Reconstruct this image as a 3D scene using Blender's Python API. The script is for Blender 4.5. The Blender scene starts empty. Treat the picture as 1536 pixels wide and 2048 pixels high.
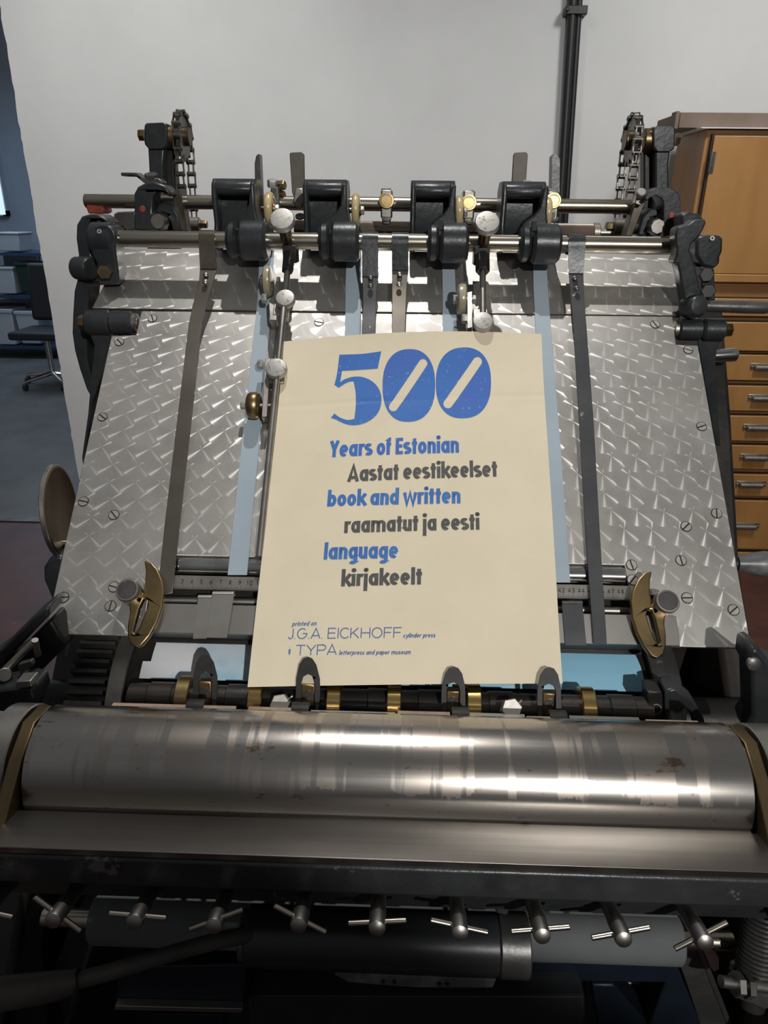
import bpy, bmesh, math, random
from mathutils import Vector, Matrix
from mathutils.geometry import tessellate_polygon

random.seed(7)
SC = bpy.context.scene
COL = SC.collection
rad = math.radians

# ------------------------------------------------------------------ camera
H, F = 1.5, 1420.0
CAMR = Matrix.Rotation(rad(1.5), 3, 'Z') @ Matrix.Rotation(rad(90 - 22.9), 3, 'X') @ Matrix.Rotation(rad(0.63), 3, 'Z')
CAMP = Vector((0, 0, H))
cd = bpy.data.cameras.new('camera')
cd.sensor_fit = 'VERTICAL'
cd.sensor_height = 36
cd.lens = F / 2048 * 36
cd.clip_start = 0.02
cam = bpy.data.objects.new('camera', cd)
cam.matrix_world = Matrix.Translation(CAMP) @ CAMR.to_4x4()
COL.objects.link(cam)
SC.camera = cam

# ------------------------------------------------------------------ light and exposure
SC.view_settings.view_transform = 'Standard'
SC.view_settings.look = 'None'
SC.view_settings.gamma = 1
SC.view_settings.use_curve_mapping = False
SC.view_settings.exposure = 0.0
SC.cycles.use_denoising = True
SC.cycles.max_bounces = 8
SC.cycles.sample_clamp_indirect = 6

w = bpy.data.worlds.new('room_light')
SC.world = w
w.use_nodes = True
nt = w.node_tree
nt.nodes.clear()
_tc = nt.nodes.new('ShaderNodeTexCoord')
_sep = nt.nodes.new('ShaderNodeSeparateXYZ')
_rmp = nt.nodes.new('ShaderNodeValToRGB')
_bg = nt.nodes.new('ShaderNodeBackground')
_out = nt.nodes.new('ShaderNodeOutputWorld')
_mr = nt.nodes.new('ShaderNodeMapRange')
_mr.inputs['From Min'].default_value = -1
nt.links.new(_tc.outputs['Generated'], _sep.inputs[0])
nt.links.new(_sep.outputs['Z'], _mr.inputs['Value'])
nt.links.new(_mr.outputs[0], _rmp.inputs[0])
nt.links.new(_rmp.outputs[0], _bg.inputs[0])
nt.links.new(_bg.outputs[0], _out.inputs[0])
_e = _rmp.color_ramp.elements
_e[0].position = 0.42; _e[0].color = (0.038, 0.038, 0.040, 1)
_e[1].position = 0.85; _e[1].color = (0.165, 0.167, 0.17, 1)
_bg.inputs[1].default_value = 0.8


def spot(name, loc, target, energy, size, angle, blend=0.3, col=(1, 0.975, 0.94)):
    l = bpy.data.lights.new(name, 'SPOT')
    l.energy = energy; l.shadow_soft_size = size
    l.spot_size = rad(angle); l.spot_blend = blend; l.color = col
    o = bpy.data.objects.new(name, l)
    o.location = Vector(loc) + Vector((0, 0, H))
    d = Vector(target) - Vector(loc)
    o.rotation_euler = d.to_track_quat('-Z', 'Y').to_euler()
    COL.objects.link(o)


def area(name, loc, target, energy, sx, sy, col=(1, 1, 1)):
    l = bpy.data.lights.new(name, 'AREA')
    l.shape = 'RECTANGLE'; l.size = sx; l.size_y = sy; l.energy = energy; l.color = col
    o = bpy.data.objects.new(name, l)
    o.location = Vector(loc) + Vector((0, 0, H))
    d = Vector(target) - Vector(loc)
    o.rotation_euler = d.to_track_quat('-Z', 'Y').to_euler()
    COL.objects.link(o)


# track spot above the press (positions relative to the eye), a lamp behind the photographer, daylight in the hall
spot('track_spot', (-0.03, 1.02, 1.50), (0.0, 0.72, -0.2), 66, 0.014, 95)
spot('ceiling_spot', (0.74, -1.90, 0.93), (1.695, 0.60, 1.79), 182, 0.022, 123.4, 0.035)
area('hall_daylight', (-3.6, 7.0, 1.2), (-3.2, 7.5, -1.5), 30, 1.5, 1.5, (0.6, 0.78, 1.0))
spot('wall_fill', (-1.1, 1.7, 1.80), (-1.0, 3.35, -0.55), 150, 0.25, 100, 1.0, (1, 0.99, 0.97))  # pair of added fills with no real lamp behind them, brightening the back wall
spot('wall_fill', (1.5, 1.7, 1.80), (1.2, 3.35, -0.55), 150, 0.25, 100, 1.0, (1, 0.99, 0.97))


# ------------------------------------------------------------------ pixel <-> world
def ray(px, py):
    d = Vector(((px - 768) / F, -(py - 1024) / F, -1))
    return CAMR @ d


def proj(p):
    c = CAMR.transposed() @ (Vector(p) - CAMP)
    return 768 + F * c.x / -c.z, 1024 - F * c.y / -c.z


def at(px, py, Y):
    d = ray(px, py)
    return CAMP + d * (Y / d.y)


def mpp(px, py, Y):            # metres per pixel of the photograph at that place
    d = ray(px, py)
    return (Y / d.y) / F


def xat(px, Y, Z):
    X = 0.0
    for _ in range(6):
        py = proj((X, Y, Z))[1]
        X = at(px, py, Y).x
    return X


TILT = rad(43.5)
ES = Vector((0, math.cos(TILT), math.sin(TILT)))
EN = Vector((0, -math.sin(TILT), math.cos(TILT)))
EX = Vector((1, 0, 0))
PO = Vector((0, 0.5865, H - 0.3836))      # on the lower edge of the feed board


def pw(x, s, n=0.0):
    return PO + EX * x + ES * s + EN * n


def xs(px, py, off=0.0):        # board coordinates of a pixel
    d = ray(px, py)
    t = ((PO + EN * off) - CAMP).dot(EN) / d.dot(EN)
    p = CAMP + d * t - PO
    return p.x, p.dot(ES)


def pl(px, py, off=0.0):
    x, s = xs(px, py, off)
    return pw(x, s, off)


def oncyl(px, py, yc, zc, R):   # first hit of a pixel's ray with a cylinder along X
    d = ray(px, py)
    a = d.y ** 2 + d.z ** 2
    oy, oz = -yc, H - zc
    b = 2 * (d.y * oy + d.z * oz)
    c = oy * oy + oz * oz - R * R
    disc = b * b - 4 * a * c
    t = (-b - math.sqrt(max(disc, 0))) / (2 * a)
    return CAMP + d * t


# ------------------------------------------------------------------ mesh builder
def frame_from(d):
    d = Vector(d).normalized()
    u = d.orthogonal().normalized()
    if abs(d.x) > 0.9:
        u = Vector((0, 0, 1)); u = (u - d * u.dot(d)).normalized()
    return d, u, d.cross(u)


class MB:
    def __init__(self):
        self.bm = bmesh.new()
        self.uvs = None

    def v(self, p):
        return self.bm.verts.new(p)

    def f(self, vs):
        try:
            return self.bm.faces.new(vs)
        except ValueError:
            return None

    def box(self, c, size, R=None):
        c = Vector(c); hx, hy, hz = [k / 2 for k in size]
        R = R or Matrix.Identity(3)
        V = [self.v(c + R @ Vector((sx * hx, sy * hy, sz * hz))) for sx in (-1, 1) for sy in (-1, 1) for sz in (-1, 1)]
        for q in ((0, 1, 3, 2), (4, 6, 7, 5), (0, 4, 5, 1), (2, 3, 7, 6), (0, 2, 6, 4), (1, 5, 7, 3)):
            self.f([V[i] for i in q])
        return self

    def lathe(self, p0, d, prof, seg=28, closed=False, phase=0.0):
        """prof: (h, r) pairs along d from p0"""
        d, u, w_ = frame_from(d)
        p0 = Vector(p0)
        rings = []
        for h, r in prof:
            if r < 1e-6:
                rings.append([self.v(p0 + d * h)])
            else:
                rings.append([self.v(p0 + d * h + (u * math.cos(a) + w_ * math.sin(a)) * r)
                              for a in [phase + 2 * math.pi * i / seg for i in range(seg)]])
        pairs = list(zip(rings, rings[1:]))
        if closed:
            pairs.append((rings[-1], rings[0]))
        for A, B in pairs:
            if len(A) == 1 and len(B) == 1:
                continue
            for i in range(seg):
                j = (i + 1) % seg
                if len(A) == 1:
                    self.f([A[0], B[j], B[i]])
                elif len(B) == 1:
                    self.f([A[i], A[j], B[0]])
                else:
                    self.f([A[i], A[j], B[j], B[i]])
        if not closed:
            if len(rings[0]) > 1:
                self.f(list(reversed(rings[0])))
            if len(rings[-1]) > 1:
                self.f(rings[-1])
        return self

    def cyl(self, p0, p1, r, r1=None, seg=28, phase=0.0, bev=0.0):
        p0, p1 = Vector(p0), Vector(p1)
        L = (p1 - p0).length
        r1 = r if r1 is None else r1
        if bev > 0:
            return self.lathe(p0, p1 - p0, [(0, r - bev), (bev, r), (L - bev, r1), (L, r1 - bev)], seg, phase=phase)
        return self.lathe(p0, p1 - p0, [(0, r), (L, r1)], seg, phase=phase)

    def ring(self, c, d, R, r, L, seg=40, bev=0.0):
        d = Vector(d).normalized(); p0 = Vector(c) - d * L / 2
        if bev > 0:
            pr = [(0, r), (0, R - bev), (bev, R), (L - bev, R), (L, R - bev), (L, r)]
        else:
            pr = [(0, r), (0, R), (L, R), (L, r)]
        return self.lathe(p0, d, pr, seg, closed=True)

    def torus(self, c, d, R, r, seg=36, k=12, sx=1.0):
        d = Vector(d).normalized()
        pr = [(r * sx * math.sin(2 * math.pi * i / k), R + r * math.cos(2 * math.pi * i / k)) for i in range(k)]
        return self.lathe(c, d, pr, seg, closed=True)

    def hexa(self, c, d, r, L, bev=0.12):
        d = Vector(d).normalized(); p0 = Vector(c)
        return self.lathe(p0, d, [(0, r), (L * (1 - bev * 1.5), r), (L, r * (1 - bev))], 6, phase=0.3)

    def tube(self, pts, r, seg=12, cap=True):
        pts = [Vector(p) for p in pts]
        n = len(pts)
        rr = r if isinstance(r, (list, tuple)) else [r] * n
        rings = []
        prev_u = None
        for i, p in enumerate(pts):
            t = (pts[min(i + 1, n - 1)] - pts[max(i - 1, 0)]).normalized()
            if prev_u is None:
                u = t.orthogonal().normalized()
            else:
                u = prev_u - t * prev_u.dot(t)
                u = u.normalized() if u.length > 1e-6 else t.orthogonal().normalized()
            prev_u = u
            w_ = t.cross(u)
            rings.append([self.v(p + (u * math.cos(a) + w_ * math.sin(a)) * rr[i])
                          for a in [2 * math.pi * k / seg for k in range(seg)]])
        for A, B in zip(rings, rings[1:]):
            for i in range(seg):
                j = (i + 1) % seg
                self.f([A[i], A[j], B[j], B[i]])
        if cap:
            self.f(list(reversed(rings[0]))); self.f(rings[-1])
        return self

    def prism(self, loops, fn, d0, d1):
        """loops: outer and holes as 2D points; fn(a, b, d) -> world"""
        tri = tessellate_polygon([[Vector((p[0], p[1], 0)) for p in lp] for lp in loops])
        flat = [p for lp in loops for p in lp]
        A = [self.v(fn(p[0], p[1], d0)) for p in flat]
        B = [self.v(fn(p[0], p[1], d1)) for p in flat]
        for t in tri:
            self.f([A[i] for i in t]); self.f([B[i] for i in reversed(t)])
        k = 0
        for lp in loops:
            n = len(lp)
            for i in range(n):
                a, b = k + i, k + (i + 1) % n
                self.f([A[a], A[b], B[b], B[a]])
            k += n
        return self

    def pxprism(self, poly, Y, depth, holes=()):
        """outline seen from the front at distance Y, pushed straight back by depth"""
        loops = [[(p.x, p.z) for p in (at(x, y, Y) for x, y in lp)] for lp in [poly] + list(holes)]
        return self.prism(loops, lambda a, b, d: Vector((a, d, b)), Y, Y + depth)

    def plprism(self, poly, off, thick, holes=()):
        """outline lying on the feed board, raised by off"""
        loops = [[xs(x, y, off + thick) for x, y in lp] for lp in [poly] + list(holes)]
        return self.prism(loops, lambda a, b, d: pw(a, b, d), off + thick, off)

    def xprism(self, poly_yz, x0, x1):
        """outline in the Y-Z plane (z relative to the eye) between two x"""
        return self.prism([poly_yz], lambda a, b, d: Vector((d, a, H + b)), x0, x1)

    def slab(self, fn, nu, nv, thick, nfn=None):
        """surface fn(u, v) with thickness along nfn (default board normal)"""
        T = [[Vector(fn(i / nu, j / nv)) for j in range(nv + 1)] for i in range(nu + 1)]
        nf = nfn or (lambda u, v: EN)
        A = [[self.v(T[i][j]) for j in range(nv + 1)] for i in range(nu + 1)]
        B = [[self.v(T[i][j] - nf(i / nu, j / nv) * thick) for j in range(nv + 1)] for i in range(nu + 1)]
        for i in range(nu):
            for j in range(nv):
                self.f([A[i][j], A[i + 1][j], A[i + 1][j + 1], A[i][j + 1]])
                self.f([B[i][j], B[i][j + 1], B[i + 1][j + 1], B[i + 1][j]])
        for i in range(nu):
            self.f([A[i][0], B[i][0], B[i + 1][0], A[i + 1][0]])
            self.f([A[i][nv], A[i + 1][nv], B[i + 1][nv], B[i][nv]])
        for j in range(nv):
            self.f([A[0][j], A[0][j + 1], B[0][j + 1], B[0][j]])
            self.f([A[nu][j], B[nu][j], B[nu][j + 1], A[nu][j + 1]])
        return self


ORIGIN = {}


def thing(name, label, cat, loc, group=None):
    o = bpy.data.objects.new(name, None)
    o.empty_display_size = 0.01
    o.location = loc
    o['label'] = label; o['category'] = cat
    if group:
        o['group'] = group
    COL.objects.link(o)
    ORIGIN[o] = Vector(loc)
    return o


def obj(name, mb, mat, parent=None, bevel=0.0, smooth=38, label=None, cat=None, group=None, kind=None, boardmap=False, bseg=2):
    bm = mb.bm
    bmesh.ops.remove_doubles(bm, verts=bm.verts, dist=1e-7)
    bmesh.ops.recalc_face_normals(bm, faces=bm.faces)
    if parent is not None:
        org = ORIGIN[parent]
    else:
        xs_ = [v.co.x for v in bm.verts]; ys_ = [v.co.y for v in bm.verts]; zs_ = [v.co.z for v in bm.verts]
        org = Vector(((min(xs_) + max(xs_)) / 2, (min(ys_) + max(ys_)) / 2, min(zs_)))
    if boardmap:
        uvl = bm.loops.layers.uv.new('UVMap')
        for fc in bm.faces:
            for lp in fc.loops:
                q = lp.vert.co - PO
                lp[uvl].uv = (q.x, q.dot(ES))
    for v in bm.verts:
        v.co -= org
    me = bpy.data.meshes.new(name)
    bm.to_mesh(me); bm.free()
    me.materials.append(mat)
    if smooth:
        for p in me.polygons:
            p.use_smooth = True
        me.set_sharp_from_angle(angle=rad(smooth))
    o = bpy.data.objects.new(name, me)
    COL.objects.link(o)
    if parent is not None:
        o.parent = parent
    else:
        o.location = org
    ORIGIN[o] = org
    if bevel > 0:
        m = o.modifiers.new('soft_edges', 'BEVEL')
        m.width = bevel; m.segments = bseg; m.limit_method = 'ANGLE'; m.angle_limit = rad(40)
        m.harden_normals = False
    if label:
        o['label'] = label
    if cat:
        o['category'] = cat
    if group:
        o['group'] = group
    if kind:
        o['kind'] = kind
    return o


def dup(root, shift, label=None, group=None):
    """a copy of a thing with copies of its parts and sub-parts"""
    r = root.copy(); COL.objects.link(r)
    r.location = root.location + Vector(shift)
    ORIGIN[r] = ORIGIN[root] + Vector(shift)
    if label:
        r['label'] = label
    if group:
        r['group'] = group
    for ch in list(root.children):
        c = ch.copy(); COL.objects.link(c); c.parent = r
        ORIGIN[c] = ORIGIN[r]
        for g in list(ch.children):
            d = g.copy(); COL.objects.link(d); d.parent = c
    return r


def struct(name, mb, mat, bevel=0.0, parent=None):
    return obj(name, mb, mat, parent=parent, bevel=bevel, kind=None if parent else 'structure')


# ------------------------------------------------------------------ materials
def nodes_of(name):
    m = bpy.data.materials.new(name)
    m.use_nodes = True
    t = m.node_tree
    return m, t, t.nodes['Principled BSDF']


def mth(t, op, a, b=None, c=None):
    n = t.nodes.new('ShaderNodeMath'); n.operation = op
    for i, x in enumerate((a, b, c)):
        if x is None:
            continue
        if isinstance(x, (int, float)):
            n.inputs[i].default_value = x
        else:
            t.links.new(x, n.inputs[i])
    return n.outputs[0]


def noise(t, scale, detail=4, rough=0.6, vec=None, stretch=None):
    n = t.nodes.new('ShaderNodeTexNoise')
    n.inputs['Scale'].default_value = scale
    n.inputs['Detail'].default_value = detail
    n.inputs['Roughness'].default_value = rough
    if vec is None:
        tc = t.nodes.new('ShaderNodeTexCoord'); vec = tc.outputs['Object']
    if stretch:
        mp = t.nodes.new('ShaderNodeMapping'); mp.inputs['Scale'].default_value = stretch
        t.links.new(vec, mp.inputs[0]); vec = mp.outputs[0]
    t.links.new(vec, n.inputs['Vector'])
    return n.outputs[0]


def ramp(t, fac, p0, p1, c0=(0, 0, 0), c1=(1, 1, 1)):
    r = t.nodes.new('ShaderNodeValToRGB')
    r.color_ramp.elements[0].position = p0; r.color_ramp.elements[0].color = (*c0, 1)
    r.color_ramp.elements[1].position = p1; r.color_ramp.elements[1].color = (*c1, 1)
    t.links.new(fac, r.inputs[0])
    return r.outputs[0]


def mixc(t, fac, a, b):
    n = t.nodes.new('ShaderNodeMix'); n.data_type = 'RGBA'
    for i, x in ((0, fac), (6, a), (7, b)):
        if isinstance(x, (int, float)):
            n.inputs[i].default_value = x
        elif isinstance(x, (tuple, list)):
            n.inputs[i].default_value = (*x, 1)
        else:
            t.links.new(x, n.inputs[i])
    return n.outputs[2]


def mat(name, c, metal=0.0, rough=0.5, c2=None, nscale=18, lo=0.4, hi=0.65, stretch=None, bump=0.0, bscale=80,
        wear=None, coat=0.0, rvar=0.0, spec=None):
    m, t, b = nodes_of(name)
    b.inputs['Metallic'].default_value = metal
    b.inputs['Roughness'].default_value = rough
    if spec is not None:
        b.inputs['Specular IOR Level'].default_value = spec
    colr = None
    if c2:
        colr = mixc(t, ramp(t, noise(t, nscale, stretch=stretch), lo, hi), c, c2)
    if wear:                                       # chipped paint: (colour, scale, threshold)
        wc, ws, wt = wear
        msk = ramp(t, noise(t, ws, 6, 0.7), wt, wt + 0.03)
        colr = mixc(t, msk, colr if colr is not None else c, wc)
    if colr is not None:
        t.links.new(colr, b.inputs['Base Color'])
    else:
        b.inputs['Base Color'].default_value = (*c, 1)
    if rvar:
        r = noise(t, nscale * 2.3, stretch=stretch)
        t.links.new(mth(t, 'MULTIPLY_ADD', r, rvar * 2, rough - rvar), b.inputs['Roughness'])
    if coat:
        b.inputs['Coat Weight'].default_value = coat
        b.inputs['Coat Roughness'].default_value = 0.2
    if bump:
        bn = t.nodes.new('ShaderNodeBump')
        bn.inputs['Strength'].default_value = bump
        bn.inputs['Distance'].default_value = 0.002
        t.links.new(noise(t, bscale, 5), bn.inputs['Height'])
        t.links.new(bn.outputs[0], b.inputs['Normal'])
    return m


def perlage_material():
    """engine-turned steel: overlapping spots of circular brushing, radial anisotropy"""
    m, t, b = nodes_of('engine_turned_steel')
    tc = t.nodes.new('ShaderNodeTexCoord')
    sp = t.nodes.new('ShaderNodeSeparateXYZ')
    t.links.new(tc.outputs['UV'], sp.inputs[0])
    # a gentle wander so the spots were set by hand
    wob = noise(t, 9, 2, 0.5, tc.outputs['UV'])
    x = mth(t, 'MULTIPLY_ADD', wob, 0.010, sp.outputs[0])
    y = mth(t, 'MULTIPLY_ADD', wob, 0.008, sp.outputs[1])
    DX, DY, R = 0.0278, 0.0212, 0.0182
    row = mth(t, 'FLOOR', mth(t, 'DIVIDE', y, DY))
    lx = ly = None
    idv = None
    for rofs, cofs in ((0, 0), (0, 1), (1, 0), (1, 1)):
        r_ = mth(t, 'ADD', row, float(rofs))
        par = mth(t, 'FRACT', mth(t, 'MULTIPLY', mth(t, 'SINE', mth(t, 'MULTIPLY', r_, 3.7)), 7.3))
        xi = mth(t, 'SUBTRACT', mth(t, 'DIVIDE', x, DX), par)
        c_ = mth(t, 'ADD', mth(t, 'FLOOR', xi), float(cofs))
        cx = mth(t, 'MULTIPLY', mth(t, 'ADD', c_, par), DX)
        cy = mth(t, 'MULTIPLY', r_, DY)
        ax = mth(t, 'SUBTRACT', x, cx)
        ay = mth(t, 'SUBTRACT', y, cy)
        ident = mth(t, 'FRACT', mth(t, 'MULTIPLY', mth(t, 'SINE', mth(t, 'ADD', mth(t, 'MULTIPLY', c_, 12.99), mth(t, 'MULTIPLY', r_, 78.2))), 43.5))
        if lx is None:
            lx, ly, idv = ax, ay, ident
        else:
            d = mth(t, 'SQRT', mth(t, 'ADD', mth(t, 'MULTIPLY', ax, ax), mth(t, 'MULTIPLY', ay, ay)))
            k = mth(t, 'LESS_THAN', d, R)

            def sel(old, new):
                return mth(t, 'ADD', mth(t, 'MULTIPLY', k, new), mth(t, 'MULTIPLY', mth(t, 'SUBTRACT', 1.0, k), old))
            lx, ly, idv = sel(lx, ax), sel(ly, ay), sel(idv, ident)
    cmb = t.nodes.new('ShaderNodeCombineXYZ')
    t.links.new(lx, cmb.inputs[0])
    t.links.new(mth(t, 'MULTIPLY', ly, ES.y), cmb.inputs[1])
    t.links.new(mth(t, 'MULTIPLY', ly, ES.z), cmb.inputs[2])
    nrm = t.nodes.new('ShaderNodeVectorMath'); nrm.operation = 'NORMALIZE'
    t.links.new(cmb.outputs[0], nrm.inputs[0])
    t.links.new(nrm.outputs[0], b.inputs['Tangent'])
    b.inputs['Metallic'].default_value = 1
    b2 = t.nodes.new('ShaderNodeBsdfPrincipled')
    b2.inputs['Metallic'].default_value = 1
    worn = ramp(t, noise(t, 6, 4, 0.6, tc.outputs['UV']), 0.38, 0.62)
    b.inputs['Anisotropic'].default_value = 1.0
    dist = mth(t, 'SQRT', mth(t, 'ADD', mth(t, 'MULTIPLY', lx, lx), mth(t, 'MULTIPLY', ly, ly)))
    rn = t.nodes.new('ShaderNodeTexNoise')
    rn.noise_dimensions = '1D'
    rn.inputs['Scale'].default_value = 1.0
    rings = rn.outputs[0]
    t.links.new(mth(t, 'MULTIPLY_ADD', dist, 1600.0, mth(t, 'MULTIPLY', idv, 50.0)), rn.inputs['W'])
    rgh = mth(t, 'MULTIPLY_ADD', rings, 0.10, 0.22)
    rgh = mth(t, 'ADD', rgh, mth(t, 'MULTIPLY', mth(t, 'SUBTRACT', idv, 0.5), 0.05))
    t.links.new(rgh, b.inputs['Roughness'])
    base = mixc(t, ramp(t, noise(t, 11, 5, 0.7, tc.outputs['UV']), 0.35, 0.7), (0.58, 0.565, 0.54), (0.48, 0.455, 0.415))
    base = mixc(t, mth(t, 'MULTIPLY', idv, 0.25), base, (0.40, 0.39, 0.375))
    dirt = ramp(t, noise(t, 95, 3, 0.6, tc.outputs['UV']), 0.72, 0.76)
    base = mixc(t, mth(t, 'MULTIPLY', dirt, 0.7), base, (0.12, 0.08, 0.055))
    t.links.new(base, b.inputs['Base Color'])
    t.links.new(base, b2.inputs['Base Color'])
    t.links.new(mth(t, 'MULTIPLY_ADD', rings, 0.10, 0.47), b2.inputs['Roughness'])
    mx = t.nodes.new('ShaderNodeMixShader')
    t.links.new(mth(t, 'MULTIPLY_ADD', worn, -0.34, 0.43), mx.inputs[0])
    t.links.new(b2.outputs[0], mx.inputs[1]); t.links.new(b.outputs[0], mx.inputs[2])
    t.links.new(mx.outputs[0], t.nodes['Material Output'].inputs[0])
    return m


MT = {}
MT['perlage'] = perlage_material()
MT['rod'] = mat('rod_steel', (0.50, 0.46, 0.39), 1, 0.27, (0.33, 0.29, 0.22), 30, 0.4, 0.75, (0.15, 1, 1), rvar=0.06)
MT['steel'] = mat('dull_steel', (0.42, 0.40, 0.37), 1, 0.40, (0.28, 0.255, 0.225), 26, 0.42, 0.7, bump=0.06, bscale=150)
MT['steel2'] = mat('grey_strip_steel', (0.40, 0.39, 0.37), 1, 0.45, (0.32, 0.30, 0.27), 14, 0.35, 0.7)
MT['bright'] = mat('bright_steel', (0.46, 0.45, 0.42), 0.75, 0.5, (0.20, 0.18, 0.15), 170, 0.55, 0.70, bump=0.1, bscale=200)
MT['chrome'] = mat('polished_steel', (0.72, 0.72, 0.72), 1, 0.14, (0.5, 0.49, 0.47), 20)
MT['iron'] = mat('black_cast_iron', (0.030, 0.033, 0.036), 0.3, 0.34, (0.048, 0.051, 0.054), 24, bump=0.2, bscale=110, rvar=0.08)
MT['iron_grey'] = mat('worn_grey_iron', (0.10, 0.10, 0.10), 0.7, 0.38, (0.17, 0.165, 0.155), 22, bump=0.2, bscale=90)
MT['iron_dark'] = mat('oily_dark_iron', (0.022, 0.021, 0.021), 0.4, 0.42, (0.045, 0.038, 0.032), 12, bump=0.25, bscale=60)
MT['iron_chip'] = mat('chipped_black_enamel', (0.030, 0.033, 0.037), 0.2, 0.34, (0.05, 0.053, 0.056), 9,
                      wear=((0.16, 0.155, 0.14), 26, 0.635), bump=0.7, bscale=30)
MT['strap_black'] = mat('worn_blackened_strap', (0.075, 0.078, 0.083), 0.6, 0.42, (0.11, 0.11, 0.115), 12,
                        wear=((0.42, 0.40, 0.36), 75, 0.64), bump=0.08)
MT['strap'] = mat('brown_spring_steel', (0.27, 0.245, 0.21), 1, 0.38, (0.20, 0.175, 0.145), 14, 0.35, 0.7, wear=((0.12, 0.08, 0.05), 60, 0.70))
MT['stop'] = mat('brown_blade_steel', (0.15, 0.138, 0.12), 0.6, 0.55, (0.10, 0.09, 0.075), 20)
MT['chain'] = mat('oily_chain_steel', (0.17, 0.155, 0.135), 0.9, 0.38, (0.08, 0.07, 0.058), 90)
MT['screw'] = mat('screw_steel', (0.62, 0.60, 0.55), 1, 0.5, (0.45, 0.42, 0.37), 60)
MT['strap_hook'] = mat('dark_olive_steel', (0.12, 0.108, 0.085), 0.9, 0.45, (0.075, 0.066, 0.052), 30)
MT['finger'] = mat('blued_finger_steel', (0.018, 0.0175, 0.017), 0.1, 0.5, (0.035, 0.032, 0.029), 40, spec=0.3)
MT['brass'] = mat('polished_brass', (0.62, 0.43, 0.17), 1, 0.24, (0.40, 0.25, 0.09), 45, 0.45, 0.75)
MT['bronze'] = mat('aged_brass', (0.36, 0.26, 0.125), 1, 0.36, (0.17, 0.125, 0.07), 16, 0.4, 0.7, bump=0.06, bscale=120)
MT['bronze_dark'] = mat('dark_bronze', (0.16, 0.115, 0.06), 0.9, 0.42, (0.07, 0.055, 0.035), 14)
MT['ivory'] = mat('amber_plastic', (0.42, 0.32, 0.155), 0.0, 0.32, (0.56, 0.45, 0.25), 30, coat=0.3)
MT['wheel_grey'] = mat('grey_horn_plastic', (0.34, 0.30, 0.20), 0.0, 0.3, (0.44, 0.40, 0.29), 30, coat=0.3)
MT['tape'] = mat('blue_grey_tape', (0.345, 0.42, 0.475), 0.0, 0.72, (0.30, 0.37, 0.42), 6, bump=0.05, bscale=500)
MT['paper'] = mat('cream_paper', (0.73, 0.65, 0.49), 0.0, 0.85, (0.68, 0.60, 0.44), 14, 0.35, 0.75, bump=0.12, bscale=260)
MT['ink_blue'] = mat('blue_ink', (0.028, 0.155, 0.47), 0.0, 0.6, (0.045, 0.125, 0.46), 9, wear=((0.30, 0.40, 0.52), 260, 0.635))
MT['ink_blue2'] = mat('blue_ink_line', (0.038, 0.135, 0.43), 0.0, 0.6, (0.05, 0.18, 0.46), 30)
MT['ink_navy'] = mat('blue_ink_small', (0.05, 0.13, 0.36), 0.0, 0.6)
MT['ink_black'] = mat('grey_black_ink', (0.075, 0.073, 0.072), 0.0, 0.6, (0.12, 0.115, 0.11), 160, 0.5, 0.75)
MT['wall'] = mat('white_plaster', (0.60, 0.605, 0.60), 0.0, 0.8, (0.545, 0.55, 0.545), 2.2, 0.35, 0.7, wear=((0.42, 0.42, 0.41), 9, 0.75), bump=0.25, bscale=14)
MT['wall_blue'] = mat('hall_plaster', (0.36, 0.43, 0.52), 0.0, 0.8, (0.30, 0.37, 0.46), 1.5)
MT['floor_red'] = mat('red_brown_floor', (0.085, 0.032, 0.028), 0.0, 0.45, (0.045, 0.022, 0.02), 5, bump=0.2, bscale=40, wear=((0.14, 0.09, 0.08), 18, 0.66))
MT['floor_grey'] = mat('grey_concrete_floor', (0.13, 0.135, 0.14), 0.0, 0.5, (0.085, 0.088, 0.092), 2.2, wear=((0.05, 0.055, 0.06), 3, 0.66))
MT['black'] = mat('black_plastic', (0.012, 0.012, 0.013), 0.0, 0.4)
MT['wood'] = mat('honey_birch', (0.42, 0.22, 0.07), 0.0, 0.42, (0.30, 0.14, 0.042), 5, 0.3, 0.75, (1.2, 1.2, 0.28), bump=0.05)
MT['wood_d'] = mat('honey_birch_frame', (0.36, 0.185, 0.065), 0.0, 0.45, (0.25, 0.12, 0.04), 5, 0.3, 0.75, (1.2, 1.2, 0.28), bump=0.05)
MT['gap'] = mat('dark_joint', (0.03, 0.016, 0.008), 0.0, 0.7)
MT['card'] = mat('brown_cardboard', (0.20, 0.15, 0.115), 0.0, 0.8, (0.17, 0.125, 0.095), 6)
MT['white'] = mat('white_paper', (0.8, 0.8, 0.79), 0.0, 0.8)
MT['red'] = mat('red_paint', (0.36, 0.055, 0.03), 0.0, 0.5, (0.2, 0.04, 0.03), 30)
MT['grey_cover'] = mat('grey_roller_cover', (0.13, 0.138, 0.144), 0.0, 0.8, (0.11, 0.116, 0.12), 10)
MT['rubber'] = mat('black_rubber', (0.022, 0.024, 0.027), 0.0, 0.33, (0.035, 0.037, 0.04), 14, bump=0.08, bscale=40)
MT['blue_dark'] = mat('dark_blue_steel', (0.012, 0.022, 0.036), 0.3, 0.45, (0.009, 0.014, 0.02), 8)
MT['hose'] = mat('taped_grey_hose', (0.075, 0.068, 0.06), 0.0, 0.6, (0.045, 0.04, 0.036), 20, bump=0.3, bscale=50)
MT['tanstrip'] = mat('tan_tape', (0.50, 0.36, 0.26), 0.0, 0.7, (0.33, 0.24, 0.18), 40)
MT['handle_grey'] = mat('worn_painted_wood', (0.10, 0.10, 0.105), 0.0, 0.36, (0.22, 0.22, 0.22), 26, 0.52, 0.7)
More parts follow.
